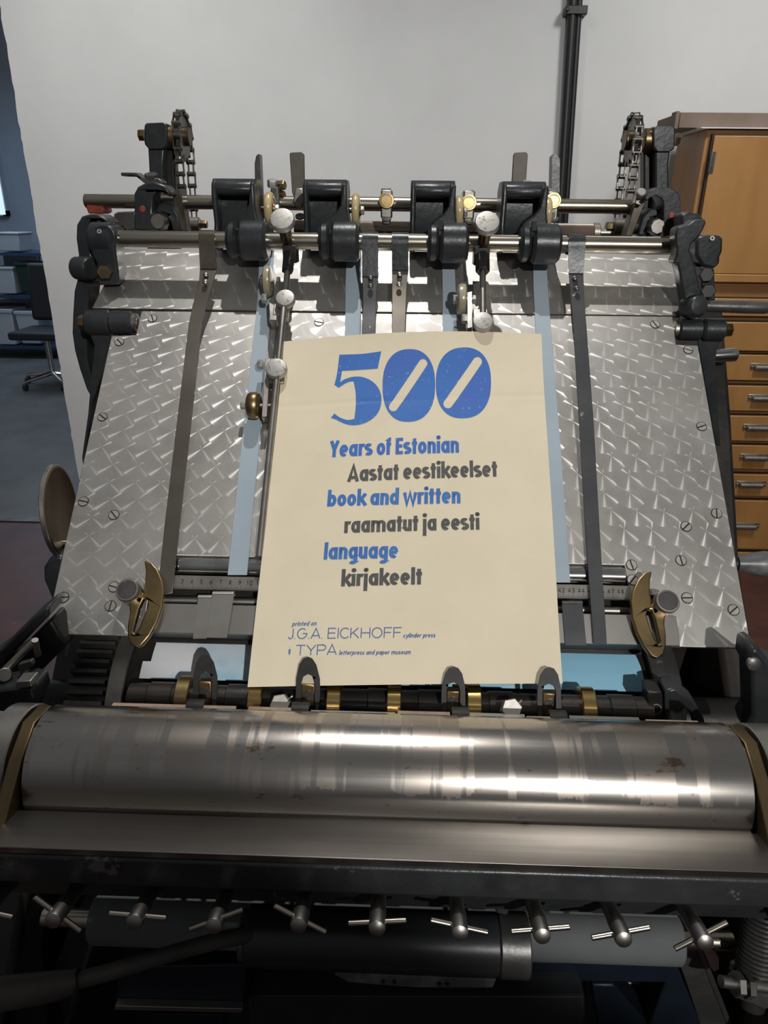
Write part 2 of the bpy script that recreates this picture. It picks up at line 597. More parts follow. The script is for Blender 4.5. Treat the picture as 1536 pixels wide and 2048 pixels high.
MT['fluted'] = mat('fluted_brown_steel', (0.36, 0.31, 0.27), 0.9, 0.45, (0.25, 0.21, 0.18), 12)
MT['hall_white'] = mat('frosted_plastic', (0.42, 0.47, 0.52), 0.0, 0.5)
MT['hall_blue'] = mat('navy_plastic', (0.03, 0.055, 0.12), 0.0, 0.4)
MT['hall_dark'] = mat('dark_upholstery', (0.018, 0.022, 0.03), 0.0, 0.6)
MT['hall_green'] = mat('dark_green_plastic', (0.012, 0.035, 0.03), 0.0, 0.5)


def roller_material():
    m, t, b = nodes_of('stained_roller_steel')
    b.inputs['Metallic'].default_value = 1
    tc = t.nodes.new('ShaderNodeTexCoord')
    fine = noise(t, 22, 5, 0.65, None, (0.25, 6, 6))
    base = mixc(t, ramp(t, fine, 0.3, 0.75), (0.50, 0.475, 0.445), (0.40, 0.37, 0.335))
    # water marks round the roller
    band = ramp(t, noise(t, 38, 3, 0.6, None, (1.6, 0.12, 0.12)), 0.49, 0.53)
    area_ = ramp(t, noise(t, 7, 3, 0.6, None, (0.5, 1, 1)), 0.36, 0.50)
    msk = mth(t, 'MULTIPLY', band, area_)
    sp = t.nodes.new('ShaderNodeSeparateXYZ'); t.links.new(tc.outputs['Object'], sp.inputs[0])
    edge = mth(t, 'MULTIPLY_ADD', noise(t, 40, 4, 0.7, None, (1.5, 1, 1)), 0.03, mth(t, 'SUBTRACT', sp.outputs[2], 0.0815))
    msk = mth(t, 'MULTIPLY', msk, ramp(t, mth(t, 'MULTIPLY', edge, 100.0), 0.0, 0.12))
    base = mixc(t, mth(t, 'MULTIPLY', msk, 0.65), base, (0.29, 0.245, 0.21))
    rust = ramp(t, noise(t, 30, 6, 0.75, None, (0.5, 1.4, 1.4)), 0.61, 0.66)
    speck = ramp(t, noise(t, 150, 4, 0.7, None, (0.8, 1.2, 1.2)), 0.66, 0.70)
    base = mixc(t, mth(t, 'MULTIPLY', speck, 0.6), base, (0.17, 0.11, 0.08))
    base = mixc(t, mth(t, 'MULTIPLY', rust, 0.8), base, (0.19, 0.10, 0.06))
    t.links.new(base, b.inputs['Base Color'])
    rg = mth(t, 'MULTIPLY_ADD', fine, 0.16, 0.13)
    t.links.new(mth(t, 'ADD', rg, mth(t, 'MULTIPLY', msk, 0.10)), b.inputs['Roughness'])
    return m


MT['roller'] = roller_material()


def blade_material():
    m, t, b = nodes_of('brushed_blade_steel')
    b.inputs['Metallic'].default_value = 1
    fine = noise(t, 40, 6, 0.7, None, (0.06, 3, 3))
    blot = ramp(t, noise(t, 6, 4, 0.6), 0.45, 0.7)
    base = mixc(t, ramp(t, fine, 0.3, 0.75), (0.30, 0.285, 0.27), (0.21, 0.195, 0.18))
    base = mixc(t, mth(t, 'MULTIPLY', blot, 0.5), base, (0.18, 0.145, 0.12))
    t.links.new(base, b.inputs['Base Color'])
    t.links.new(mth(t, 'MULTIPLY_ADD', fine, 0.25, 0.27), b.inputs['Roughness'])
    return m


MT['blade'] = blade_material()


def sheet_material():
    """white sheet printed with a cloudy light-blue wash"""
    m, t, b = nodes_of('cloud_printed_sheet')
    b.inputs['Roughness'].default_value = 0.55
    n1 = noise(t, 6, 4, 0.55, None, (1, 1.9, 1.9))
    tc = t.nodes.new('ShaderNodeTexCoord'); sp = t.nodes.new('ShaderNodeSeparateXYZ')
    t.links.new(tc.outputs['Object'], sp.inputs[0])
    n1 = mth(t, 'ADD', n1, mth(t, 'MULTIPLY', ramp(t, mth(t, 'ADD', sp.outputs[0], 0.30), 0.0, 0.09), 0.16))
    col = mixc(t, ramp(t, n1, 0.52, 0.68), (0.85, 0.87, 0.90), (0.32, 0.63, 0.82))
    t.links.new(col, b.inputs['Base Color'])
    b.inputs['Specular IOR Level'].default_value = 0.1
    return m


MT['sheet'] = sheet_material()


def emit(name, c, s):
    m, t, b = nodes_of(name)
    b.inputs['Base Color'].default_value = (*c, 1)
    b.inputs['Emission Color'].default_value = (*c, 1)
    b.inputs['Emission Strength'].default_value = s
    return m


MT['daylight'] = emit('window_daylight', (0.62, 0.80, 1.0), 0.95)

# =================================================================== the setting
YW = 3.35
mb = MB()
mb.box((0.4, YW / 2 - 0.8, -0.02), (5.2, YW + 1.6, 0.04))
struct('floor', mb, MT['floor_red'])
mb = MB()
mb.box((-2.2, YW + 3.2, -0.022), (7.6, 6.4, 0.04))
struct('floor_hall', mb, MT['floor_grey'])
mb = MB()
mb.box((-2.0, YW - 0.005, 0.001), (2.6, 0.07, 0.012))
struct('trim_threshold', mb, MT['iron_grey'])

# plastered wall whose left end is broken off roughly
random.seed(3)
xe = at(60, 376, YW).x
left = []
z = 0.0
while z < 3.4:
    left.append((xe + random.uniform(-0.004, 0.004), z))
    z += random.uniform(0.02, 0.06)
left.append((xe, 3.4))
poly = [(3.2, 3.4), (3.2, 0.0)] + left
mb = MB()
mb.prism([poly], lambda a, b, d: Vector((a, d, b)), YW, YW + 0.22)
struct('wall_back', mb, MT['wall'])
mb = MB()
mb.box((-3.4, YW + 6.0, 1.75), (5.0, 0.1, 3.5))
struct('wall_hall', mb, MT['wall_blue'])

# bright window of the hall, seen at the left edge
Yh = YW + 5.9
p0, p1 = at(-60, 262, Yh), at(18, 432, Yh)
fr = MB()
for (a, b, c, d) in ((p0.x, p1.x, p0.z, p0.z - 0.06), (p0.x, p1.x, p1.z + 0.06, p1.z), (p1.x - 0.05, p1.x, p0.z, p1.z), (p0.x, p0.x + 0.05, p0.z, p1.z)):
    fr.box(((a + b) / 2, Yh, (c + d) / 2), (abs(b - a), 0.08, abs(c - d)))
wo = struct('window_1', fr, MT['hall_white'])
mb = MB()
mb.box(((p0.x + p1.x) / 2, Yh - 0.05, (p0.z + p1.z) / 2), (p1.x - p0.x - 0.03, 0.02, p0.z - p1.z - 0.03))
obj('pane', mb, MT['daylight'], wo)

# ------------------------------------------------------------------ conduit on the wall
Yp = YW - 0.03
a, b = at(1146, 0, Yp), at(1119, 440, Yp)
dd = (b - a).normalized()
a = a - dd * 0.5; b = b + dd * 0.9
t = thing('wall_conduit', 'black double conduit running down the white wall behind the press', 'pipe', b)
obj('pipe', MB().cyl(a, b, 0.018), MT['black'], t)
o2 = Vector((0.026, 0.004, 0))
obj('pipe', MB().cyl(a + o2, b + o2, 0.012), MT['black'], t)
c = at(1147, 22, Yp)
mb = MB()
mb.box(c + Vector((0.008, 0.004, 0)), (0.085, 0.05, 0.03))
mb.cyl(c + Vector((-0.028, -0.02, 0)), c + Vector((-0.028, -0.03, 0)), 0.008, seg=12)
obj('clip', mb, MT['black'], t, bevel=0.003)

# ------------------------------------------------------------------ drawer cabinet
YC = 2.95
xl = at(1411, 300, YC).x
xr = xl + 1.05
zt = at(1411, 257, YC).z
t = thing('drawer_cabinet', 'honey coloured wooden cabinet with hinged door above rows of drawers', 'cabinet', ((xl + xr) / 2, YC + 0.17, 0))
mb = MB()
mb.box(((xl + xr) / 2, YC + 0.17, zt / 2), (xr - xl, 0.30, zt))
obj('carcass', mb, MT['wood_d'], t, bevel=0.004)
xd = at(1424, 300, YC).x
z1, z0 = at(1424, 271, YC).z, at(1400, 547, YC).z
mb = MB()
mb.box(((xd + xr - 0.07) / 2, YC + 0.012, (z0 + z1) / 2), (xr - 0.07 - xd + 0.012, 0.02, z1 - z0 + 0.012))
obj('door_gap', mb, MT['gap'], t)
mb = MB()
mb.box(((xd + xr - 0.07) / 2, YC + 0.006, (z0 + z1) / 2), (xr - 0.07 - xd, 0.024, z1 - z0))
dr = obj('door', mb, MT['wood'], t, bevel=0.003)
hc = at(1419, 325, YC)
mb = MB()
mb.cyl((xd, YC - 0.008, hc.z - 0.035), (xd, YC - 0.008, hc.z + 0.035), 0.006, seg=12)
mb.box((xd + 0.004, YC - 0.007, hc.z), (0.02, 0.004, 0.07))
obj('hinge', mb, MT['iron_grey'], dr)
mb = MB()
zz = at(1430, 556, YC).z
mb.box(((xl + xr) / 2, YC + 0.005, zz), (xr - xl + 0.01, 0.03, 0.030))
obj('rail', mb, MT['wood'], t, bevel=0.003)
rows = [(597, 632), (644, 701), (709, 760), (771, 821), (831, 881), (890, 937), (948, 991), (1000, 1096), (1104, 1200), (1210, 1330)]
hnd = {1: (1531, 735), 2: (1526, 797), 3: (1515, 856), 4: (1508, 915), 5: (1500, 969), 7: (1487, 1052)}
hx = at(1512, 856, YC).x
for i, (ya, yb) in enumerate(rows):
    za, zb = at(1460, ya, YC).z, at(1460, yb, YC).z
    mb = MB()
    mb.box(((xl + xr) / 2, YC + 0.018, (za + zb) / 2), (xr - xl - 0.055, 0.02, za - zb + 0.010))
    obj('drawer_gap', mb, MT['gap'], t)
    mb = MB()
    mb.box(((xl + xr) / 2, YC + 0.010, (za + zb) / 2), (xr - xl - 0.065, 0.03, za - zb))
    d_ = obj('drawer', mb, MT['wood'], t, bevel=0.003)
    if i in hnd:
        q = at(hnd[i][0], hnd[i][1], YC)
        cz = q.z
        mb = MB()
        mb.box((q.x, YC - 0.006, cz + 0.006), (0.13, 0.006, 0.024))
        prof = [(-0.05, 0.004), (-0.047, 0.012), (0.047, 0.012), (0.05, 0.004)]
        mb.lathe((q.x, YC - 0.014, cz), (1, 0, 0), prof, 14)
        for sx in (-0.058, 0.058):
            mb.cyl((q.x + sx, YC - 0.007, cz + 0.004), (q.x + sx, YC - 0.013, cz + 0.004), 0.005, seg=10)
        obj('handle', mb, MT['steel'], d_, bevel=0.0015)

b0 = at(1358, 234, YC + 0.05); b1 = at(1358, 257, YC + 0.05)
bh = 0.052
t2 = thing('cardboard_box', 'long flat brown cardboard box lying on top of the wooden cabinet', 'box', (b0.x + 0.55, YC + 0.17, zt))
mb = MB()
mb.box((b0.x + 0.55, YC + 0.17, zt + 0.004 + bh / 2), (1.1, 0.26, bh))
obj('box_body', mb, MT['card'], t2, bevel=0.003)
mb = MB()
mb.box((b0.x - 0.010, YC + 0.06, zt + 0.004 + bh / 2), (0.014, 0.05, bh + 0.006))
obj('end_flap', mb, MT['card'], t2, bevel=0.002)
mb = MB()
mb.box((xl + 0.10, YC + 0.14, zt + 0.002), (0.26, 0.29, 0.003))
obj('paper_sheet', mb, MT['white'], cat='paper', label='white paper sheet sticking out under the cardboard box on the cabinet')


# ------------------------------------------------------------------ things in the hall beyond the wall
def bin_(px, py, wpx, hpx, Y, m, label, tilt=0):
    b_ = at(px, py, Y); s = mpp(px, py, Y)
    wd, ht = wpx * s, hpx * s
    t_ = thing('storage_bin', label, 'bin', b_, 'storage bins in the hall')
    d_ = wd * 1.2
    q = MB()
    lo = [(-wd / 2 * .88, -d_ / 2 * .88), (wd / 2 * .88, -d_ / 2 * .88), (wd / 2 * .88, d_ / 2 * .88), (-wd / 2 * .88, d_ / 2 * .88)]
    hi = [(-wd / 2, -d_ / 2), (wd / 2, -d_ / 2), (wd / 2, d_ / 2), (-wd / 2, d_ / 2)]
    A = [q.v(b_ + Vector((x, y + d_ / 2, 0))) for x, y in lo]
    B = [q.v(b_ + Vector((x, y + d_ / 2, ht * .9))) for x, y in hi]
    q.f(A); q.f(B)
    for i in range(4):
        q.f([A[i], A[(i + 1) % 4], B[(i + 1) % 4], B[i]])
    obj('tub', q, m, t_, bevel=0.01)
    q = MB(); q.box(b_ + Vector((0, d_ / 2, ht * .94)), (wd * 1.06, d_ * 1.06, ht * .1))
    obj('lid', q, m, t_, bevel=0.006)
    return t_


YB = 7.6
# trolley that carries the bins
sh = at(45, 690, YB)
t = thing('shelf_trolley', 'low dark blue rack on the grey hall floor carrying plastic bins', 'rack', (sh.x - 0.25, YB + 0.4, 0))
for zz in (at(40, 692, YB).z, at(40, 590, YB).z, at(40, 505, YB).z):
    mb = MB(); mb.box((sh.x - 0.22, YB + 0.3, zz - 0.017), (1.36, 0.62, 0.03))
    obj('shelf', mb, MT['hall_blue'], t)
for dx in (-0.66, 0.66):
    for dy in (0.02, 0.58):
        mb = MB(); mb.box((sh.x - 0.22 + dx, YB + dy, 0.52), (0.035, 0.035, 1.04))
        obj('post', mb, MT['hall_dark'], t)
bin_(12, 690, 46, 70, YB, MT['hall_white'], 'frosted storage bin on the lowest rack shelf, cut by the photo edge')
bin_(62, 688, 44, 64, YB, MT['hall_white'], 'frosted storage bin on the lowest rack shelf, beside the chair legs')
bin_(14, 588, 40, 52, YB, MT['hall_white'], 'frosted storage bin on the middle rack shelf, cut by the photo edge')
bin_(60, 586, 42, 58, YB, MT['hall_green'], 'dark green storage bin on the middle rack shelf')
bin_(18, 503, 48, 36, YB, MT['hall_white'], 'pale storage bin on the top rack shelf')


def office_chair(px, py, Y, label):
    b_ = at(px, py, Y)
    b_.z = 0
    t_ = thing('office_chair', label, 'chair', b_, 'dark chairs in the hall')
    q = MB(); q.box(b_ + Vector((0, 0, 0.47)), (0.46, 0.46, 0.07)); obj('seat', q, MT['hall_dark'], t_, bevel=0.02)
    q = MB(); q.box(b_ + Vector((0.02, 0.24, 0.80)), (0.44, 0.06, 0.50), Matrix.Rotation(rad(-8), 3, 'X')); obj('backrest', q, MT['hall_dark'], t_, bevel=0.03)
    q = MB(); q.tube([b_ + Vector((0, 0.22, 0.45)), b_ + Vector((0, 0.29, 0.52)), b_ + Vector((0, 0.27, 0.75))], 0.015); obj('back_support', q, MT['chrome'], t_)
    q = MB(); q.cyl(b_ + Vector((0, 0, 0.10)), b_ + Vector((0, 0, 0.45)), 0.025); obj('gas_column', q, MT['chrome'], t_)
    q = MB()
    for k in range(5):
        a_ = k * 2 * math.pi / 5 + 0.4
        q.tube([b_ + Vector((0, 0, 0.11)), b_ + Vector((0.28 * math.cos(a_), 0.28 * math.sin(a_), 0.075))], [0.022, 0.015], 8)
    obj('star_base', q, MT['chrome'], t_)
    for k in range(5):
        a_ = k * 2 * math.pi / 5 + 0.4
        e = b_ + Vector((0.28 * math.cos(a_), 0.28 * math.sin(a_), 0.03))
        q = MB(); q.cyl(e + Vector((-0.015, 0, 0)), e + Vector((0.015, 0, 0)), 0.03, seg=14); obj('caster', q, MT['hall_dark'], t_)


office_chair(98, 705, 6.4, 'dark office chair with chrome star base at the broken wall edge')
office_chair(40, 640, 8.5, 'dark chair standing farther off behind the bins')

# =================================================================== the press: large structure
# side frames reach down to the floor and carry everything
t = thing('press_frame', 'black cast iron side frames and cross beams carrying the press', 'machine frame', (0, 0.6, 0))
side = [(0.40, -1.5), (0.40, -0.72), (0.52, -0.60), (0.60, -0.58), (0.78, -0.40), (0.88, -0.24), (0.97, -0.11), (1.15, -0.11), (1.17, -0.40), (1.05, -0.60), (1.05, -1.5)]
for x0, x1 in ((-0.405, -0.365), (0.375, 0.415)):
    obj('side_frame', MB().xprism(side, x0, x1), MT['iron_dark'], t, bevel=0.006)
mb = MB(); mb.box((0, 0.80, H - 0.66), (0.80, 0.05, 0.34)); obj('cross_beam', mb, MT['iron_dark'], t, bevel=0.006)
mb = MB(); mb.box((0, 0.97, H - 0.60), (0.80, 0.06, 0.30)); obj('cross_beam', mb, MT['iron_dark'], t, bevel=0.006)
mb = MB(); mb.box((0.005, 0.62, H - 1.02), (0.80, 0.70, 0.10)); obj('base_bed', mb, MT['iron_dark'], t, bevel=0.006)

# ------------------------------------------------------------------ feed board
t = thing('feed_board', 'sloping engine turned steel board screwed flat under the poster', 'feed board', pw(0.01, 0.2))
TH = 0.004
lower = [(90, 1268), (223, 672), (272, 670), (283, 622), (1345, 633), (1352, 689), (1396, 691), (1503, 1297), (1344, 1293),
         (1316, 1190), (1262, 1188), (1249, 1130), (338, 1110), (331, 1166), (300, 1166), (286, 1272)]
obj('board_plate', MB().plprism(lower, -TH, TH), MT['perlage'], t, bevel=0.0006, boardmap=True)
upper = [(184, 616), (245, 496), (1352, 509), (1352, 530), (1362, 631)]
obj('top_plate', MB().plprism(upper, -TH, TH + 0.0005), MT['perlage'], t, bevel=0.0006, boardmap=True)
screws = [(305, 637), (239, 684), (205, 834), (167, 1003), (228, 1030), (228, 1174), (127, 1195), (221, 1212), (638, 645),
          (1310, 649), (1376, 700), (1403, 853), (1433, 1027), (1372, 1053), (1362, 1121), (1263, 1130), (1374, 1196), (1467, 1220), (1265, 1160), (271, 557)]
random.seed(5)
for i, (sx, sy) in enumerate(screws):
    x, s = xs(sx, sy, 0.0)
    c = pw(x, s)
    ang = random.uniform(0, math.pi)
    q = MB()
    r = 0.0050
    for sg in (1, -1):             # two half-discs leave the slot open
        poly = []
        for k in range(13):
            a_ = math.asin(0.14) + (math.pi - 2 * math.asin(0.14)) * k / 12
            poly.append((r * math.cos(a_), sg * r * math.sin(a_)))
        ca, sa = math.cos(ang), math.sin(ang)
        q.prism([poly], lambda a, b, d: c + EX * (a * ca - b * sa) + ES * (a * sa + b * ca) + EN * d, 0.0007, -0.002)
    so = obj('screw', q, MT['screw'], t)
    q = MB()
    q.ring(c + EN * 0.00015, EN, r * 1.16, r * 0.96, 0.0004, 24)
    q.box(c - EN * 0.0002, (0.0014, 0.0098, 0.0006), Matrix((EX, ES, EN)).transposed() @ Matrix.Rotation(ang + math.pi / 2, 3, 'Z'))
    obj('screw_rim', q, MT['iron_dark'], so)

# ------------------------------------------------------------------ roller in the slot, rulers, front strip
zr = -0.010
pA, pB = pl(344, 1135, zr), pl(1246, 1150, zr)
xa, s_a = xs(344, 1134, zr); xb, s_b = xs(1246, 1151, zr)
sr = (s_a + s_b) / 2
t = thing('tape_roller', 'bright steel roller in the slot across the feed board', 'roller', pw(0, sr, zr))
obj('barrel', MB().cyl(pw(xa, sr, zr), pw(xb, sr, zr), 0.0105, bev=0.0008), MT['chrome'], t)
for xx, sg in ((xa, -1), (xb, 1)):
    obj('journal', MB().cyl(pw(xx, sr, zr), pw(xx + sg * 0.012, sr, zr), 0.005), MT['steel'], t)
mb = MB(); mb.box(pw((xa + xb) / 2, 0.058, zr - 0.017), (xb - xa + 0.03, 0.118, 0.003), Matrix((EX, ES, EN)).transposed())  # added dark plate and lip, blocking lamp light that leaks through the slot
mb.box(pw((xa + xb) / 2, 0.0035, zr - 0.004), (xb - xa + 0.03, 0.002, 0.026), Matrix((EX, ES, EN)).transposed())
obj('slot_light_block', mb, MT['iron_dark'], t)

exy = Matrix((EX, ES, EN)).transposed()
x0, s0 = xs(322, 1167, 0); x1, s1 = xs(1262, 1183, 0)
sm = (s0 + s1) / 2
hw = abs(xs(420, 1153, 0)[1] - xs(420, 1181, 0)[1]) / 2
t = thing('measuring_scale', 'engraved steel centimetre rule let into the board under the roller', 'ruler', pw((x0 + x1) / 2, sm))
mb = MB(); mb.box(pw((x0 + x1) / 2, sm, -0.001), (x1 - x0, 2 * hw, 0.004), exy)
obj('rule_bar', mb, MT['steel'], t, bevel=0.0004)
cm2 = xs(348, 1168, 0)[0]; cm48 = xs(1244, 1184, 0)[0]
unit = (cm48 - cm2) / 46
SEG = {'0': [[(0, 0), (.5, 0), (.5, 1), (0, 1), (0, 0)]], '1': [[(.1, .8), (.3, 1), (.3, 0)]],
       '2': [[(0, .8), (.12, 1), (.38, 1), (.5, .75), (0, 0), (.5, 0)]], '3': [[(0, .95), (.3, 1), (.5, .78), (.2, .55), (.5, .3), (.3, 0), (0, .08)]],
       '4': [[(.38, 0), (.38, 1), (0, .3), (.52, .3)]], '5': [[(.48, 1), (.06, 1), (.03, .58), (.35, .62), (.5, .3), (.3, 0), (0, .06)]],
       '6': [[(.42, 1), (.1, .6), (0, .25), (.2, 0), (.45, .12), (.45, .42), (.2, .55), (.03, .35)]], '7': [[(0, 1), (.5, 1), (.15, 0)]],
       '8': [[(.25, .53), (.05, .78), (.25, 1), (.45, .78), (.25, .53), (0, .25), (.25, 0), (.5, .25), (.25, .53)]],
       '9': [[(.08, 0), (.4, .4), (.5, .75), (.3, 1), (.05, .88), (.05, .58), (.3, .45), (.47, .65)]]}


def strokes(q, lines, fn, wd, closed=False):
    """polylines drawn with a mitred pen of width wd; fn(x, y) -> world"""
    for pts in lines:
        pts = [Vector((p[0], p[1])) for p in pts]
        cl = closed or (len(pts) > 3 and (pts[0] - pts[-1]).length < 1e-6)
        if cl:
            pts = pts[:-1]
        n = len(pts)
        L, R = [], []
        for i, p in enumerate(pts):
            a_ = pts[(i - 1) % n] if (cl or i > 0) else None
            b_ = pts[(i + 1) % n] if (cl or i < n - 1) else None
            d1 = (p - a_).normalized() if a_ is not None else (b_ - p).normalized()
            d2 = (b_ - p).normalized() if b_ is not None else d1
            n1, n2 = Vector((-d1.y, d1.x)), Vector((-d2.y, d2.x))
            m_ = n1 + n2
            m_ = m_.normalized() if m_.length > 1e-3 else n1
            k_ = 1 / max(0.45, m_.dot(n1))
            L.append(q.v(fn(*(p + m_ * wd / 2 * k_)))); R.append(q.v(fn(*(p - m_ * wd / 2 * k_))))
        for i in range(n if cl else n - 1):
            j = (i + 1) % n
            q.f([R[i], R[j], L[j], L[i]])


q = MB()
for mmk in range(0, 471):
    cx = cm2 + (mmk / 10 - 0.5) * unit
    if x0 + 0.002 < cx < x1 - 0.002:
        ln = 0.0052 if mmk % 10 == 5 else (0.0038 if mmk % 5 == 0 else 0.0024)
        y0_ = sm - hw
        for A, B in ((y0_, y0_ + ln),):
            q.f([q.v(pw(cx - 0.00013, A, 0.0012)), q.v(pw(cx + 0.00013, A, 0.0012)), q.v(pw(cx + 0.00013, B, 0.0012)), q.v(pw(cx - 0.00013, B, 0.0012))])
obj('graduation_marks', q, MT['iron_dark'], t, smooth=0)
q = MB()
for k in range(2, 49):
    if 12 < k < 41:
        continue
    cx = cm2 + (k - 2) * unit
    sx = -0.0026 if k < 10 else -0.0046
    for ch in str(k):
        strokes(q, SEG[ch], lambda a, b: pw(cx + sx + a * 0.0042, sm - hw + 0.0062 + b * 0.0042, 0.0012), 0.13)
        sx += 0.0034 if ch != '1' else 0.0030
        sx += 0.0005
obj('numerals', q, MT['iron_dark'], t, smooth=0)

# thin rod in the gap below the rule
xa, sg_ = xs(330, 1196, -0.012); xb, _ = xs(1256, 1216, -0.012)
mb = MB(); mb.cyl(pw(xa, sg_ - 0.002, -0.012), pw(xb, sg_ - 0.002, -0.012), 0.004, seg=16)
obj('gap_rod', mb, MT['steel2'], cat='rod', label='thin steel rod in the dark gap below the engraved rule')

x0, sA = xs(302, 1210, 0.001); x1, sB = xs(1350, 1228, 0.001)
s_top = (xs(420, 1211, .001)[1] + xs(1250, 1229, .001)[1]) / 2
s_bot = (xs(380, 1270, .001)[1] + xs(1250, 1288, .001)[1]) / 2
t = thing('front_strip', 'plain grey steel strip along the bottom edge of the feed board', 'strip', pw((x0 + x1) / 2, s_bot))
mb = MB(); mb.box(pw((x0 + x1) / 2, (s_top + s_bot) / 2, 0.0015), (x1 - x0, s_top - s_bot, 0.003), exy)
obj('strip_bar', mb, MT['steel2'], t, bevel=0.0005)


def clip_on(poly, off, m, name, label):
    q = MB()
    q.plprism(poly, off, 0.0016)
    top = [poly[0], poly[1]]
    a_, b_ = pl(*poly[0], off), pl(*poly[1], off)
    # rolled-over upper lip
    r_ = 0.004
    n_ = 7
    def fn(u, v):
        an = math.pi * v
        return a_.lerp(b_, u) + ES * (r_ * math.sin(an)) + EN * (-r_ + r_ * math.cos(an) + 0.0016)
    q.slab(fn, 1, n_, 0.0014, lambda u, v: ES * math.sin(math.pi * v) + EN * math.cos(math.pi * v))
    return obj(name, q, m, cat='clip', label=label, group='sheet metal clips on the front strip')


clip_on([(396, 1196), (424, 1196), (413, 1277), (386, 1277)], 0.0032, MT['steel2'], 'strip_clip', 'narrow grey sheet steel clip on the front strip, overlapped by a wider one')
clip_on([(425, 1189), (468, 1189), (454, 1275), (412, 1275)], 0.0052, MT['steel2'], 'strip_clip', 'wider light grey sheet steel clip folded over the front strip')
clip_on([(1124, 1208), (1165, 1208), (1173, 1290), (1131, 1290)], 0.0034, MT['strap_black'], 'strip_clip', 'blue black sheet steel clip on the front strip beside the poster')

# ------------------------------------------------------------------ delivery cylinder
YD, ZD, RD = 0.655, H - 0.522, 0.112
cl = oncyl(277, 1357, YD, ZD, RD); cr = oncyl(1292, 1383, YD, ZD, RD)
t = thing('delivery_cylinder', 'dark steel cylinder turning below the feed board with a toothed rim', 'cylinder', (0, YD, ZD - RD))
xg0, xg1 = oncyl(140, 1345, YD, ZD, RD).x, oncyl(214, 1345, YD, ZD, RD).x
xr0, xr1 = oncyl(214, 1345, YD, ZD, RD).x + 0.004, oncyl(256, 1345, YD, ZD, RD).x
xrr0, xrr1 = oncyl(1300, 1345, YD, ZD, RD).x, oncyl(1356, 1345, YD, ZD, RD).x
obj('drum', MB().cyl((xr1, YD, ZD), (xrr0, YD, ZD), RD - 0.005, seg=96), MT['iron_dark'], t)
obj('rim_ring', MB().ring(((xr0 + xr1) / 2, YD, ZD), (1, 0, 0), RD + 0.004, RD - 0.03, xr1 - xr0, 96, 0.001), MT['steel'], t)
obj('rim_ring', MB().ring(((xrr0 + xrr1) / 2, YD, ZD), (1, 0, 0), RD + 0.004, RD - 0.03, xrr1 - xrr0, 96, 0.001), MT['iron_grey'], t)
q = MB()
nT = 66
poly = []
for k in range(nT):
    a_ = 2 * math.pi * k / nT
    for da, rr in ((-0.026, RD - 0.010), (-0.017, RD + 0.001), (0.017, RD + 0.001), (0.026, RD - 0.010)):
        poly.append((YD + rr * math.cos(a_ + da), ZD - H + rr * math.sin(a_ + da)))
q.xprism(poly, xg0, xg1)
obj('gear_rim', q, MT['iron_grey'], t, smooth=20)
obj('axle', MB().cyl((-0.40, YD, ZD), (0.41, YD, ZD), 0.025), MT['iron_dark'], t)


def sheet_pts(pix, R):
    return [oncyl(x, y, YD, ZD, R) for x, y in pix]


RS = RD + 0.0015
bl, br = oncyl(278, 1357, YD, ZD, RS), oncyl(1292, 1383, YD, ZD, RS)
ang0 = math.atan2((bl.z + br.z) / 2 - ZD, (bl.y + br.y) / 2 - YD)


def drum(x, a_, R=RS):
    return Vector((x, YD + R * math.cos(a_), ZD + R * math.sin(a_)))


# stepped left edge as in the photo: a second, inset sheet lies on the first
ang_step = ang0 - math.radians(0)
tl = oncyl(281, 1322, YD, ZD, RS); a1 = math.atan2(tl.z - ZD, tl.y - YD)
xq = oncyl(308, 1300, YD, ZD, RS).x
q = MB()
aend = 0.95
def s1_(u, v):
    return drum(bl.x + (br.x - bl.x) * u, ang0 + (a1 - ang0) * v)
def s2_(u, v):
    a_ = a1 + (aend - a1) * v
    xr_ = br.x - 0.014 * min(1, v * 2.0) ** 1.5
    return drum(xq + (xr_ - xq) * u, a_)
nfd = lambda u, v: Vector((0, 0, 0.2))
q.slab(s1_, 40, 6, 0.0012, lambda u, v: Vector((0, math.cos(ang0), math.sin(ang0))))
q.slab(s2_, 40, 14, 0.0012, lambda u, v: Vector((0, math.cos(a1 + (aend - a1) * v), math.sin(a1 + (aend - a1) * v))))
obj('printed_sheet', q, MT['sheet'], cat='paper', label='white sheet washed with light blue clouds wrapped on the delivery cylinder')

# ------------------------------------------------------------------ gripper shaft with brass rings
YG = 0.552
zg = at(400, 1398, YG).z
xa, xb = xat(262, YG, zg), xat(1300, YG, zg)
t = thing('gripper_shaft', 'oily black gripper shaft between the poster and the big roller', 'shaft', ((xa + xb) / 2, YG, zg - 0.016))
obj('shaft_bar', MB().cyl((xa, YG, zg), (xb, YG, zg), 0.0135), MT['iron_dark'], t)
for sx in (325, 480, 760, 860, 1000, 1240):
    xx = xat(sx, YG, zg)
    obj('collar', MB().cyl((xx - 0.012, YG, zg), (xx + 0.012, YG, zg), 0.0150, bev=0.001), MT['iron_dark'], t)
rings = [('rightmost of the six brass rings, standing off beyond the grippers', 1170), ('fourth brass ring from the left, below the poster middle', 788),
         ('third brass ring, just beside a gripper and the small cross screw', 670), ('second brass ring, at the poster left corner', 516),
         ('fifth brass ring, against the third gripper', 945), ('leftmost brass ring, tarnished, beside the first gripper', 373)]
for lab, sx in rings:
    xx = xat(sx, YG, zg)
    wd = 0.0105
    mb = MB().ring((xx, YG, zg), (1, 0, 0), 0.0215, 0.0136, wd * 1.3, 40, 0.001)
    obj('brass_ring', mb, MT['brass'] if sx != 373 else MT['bronze'], cat='ring', label=lab + ' on the black shaft', group='brass rings on the gripper shaft')

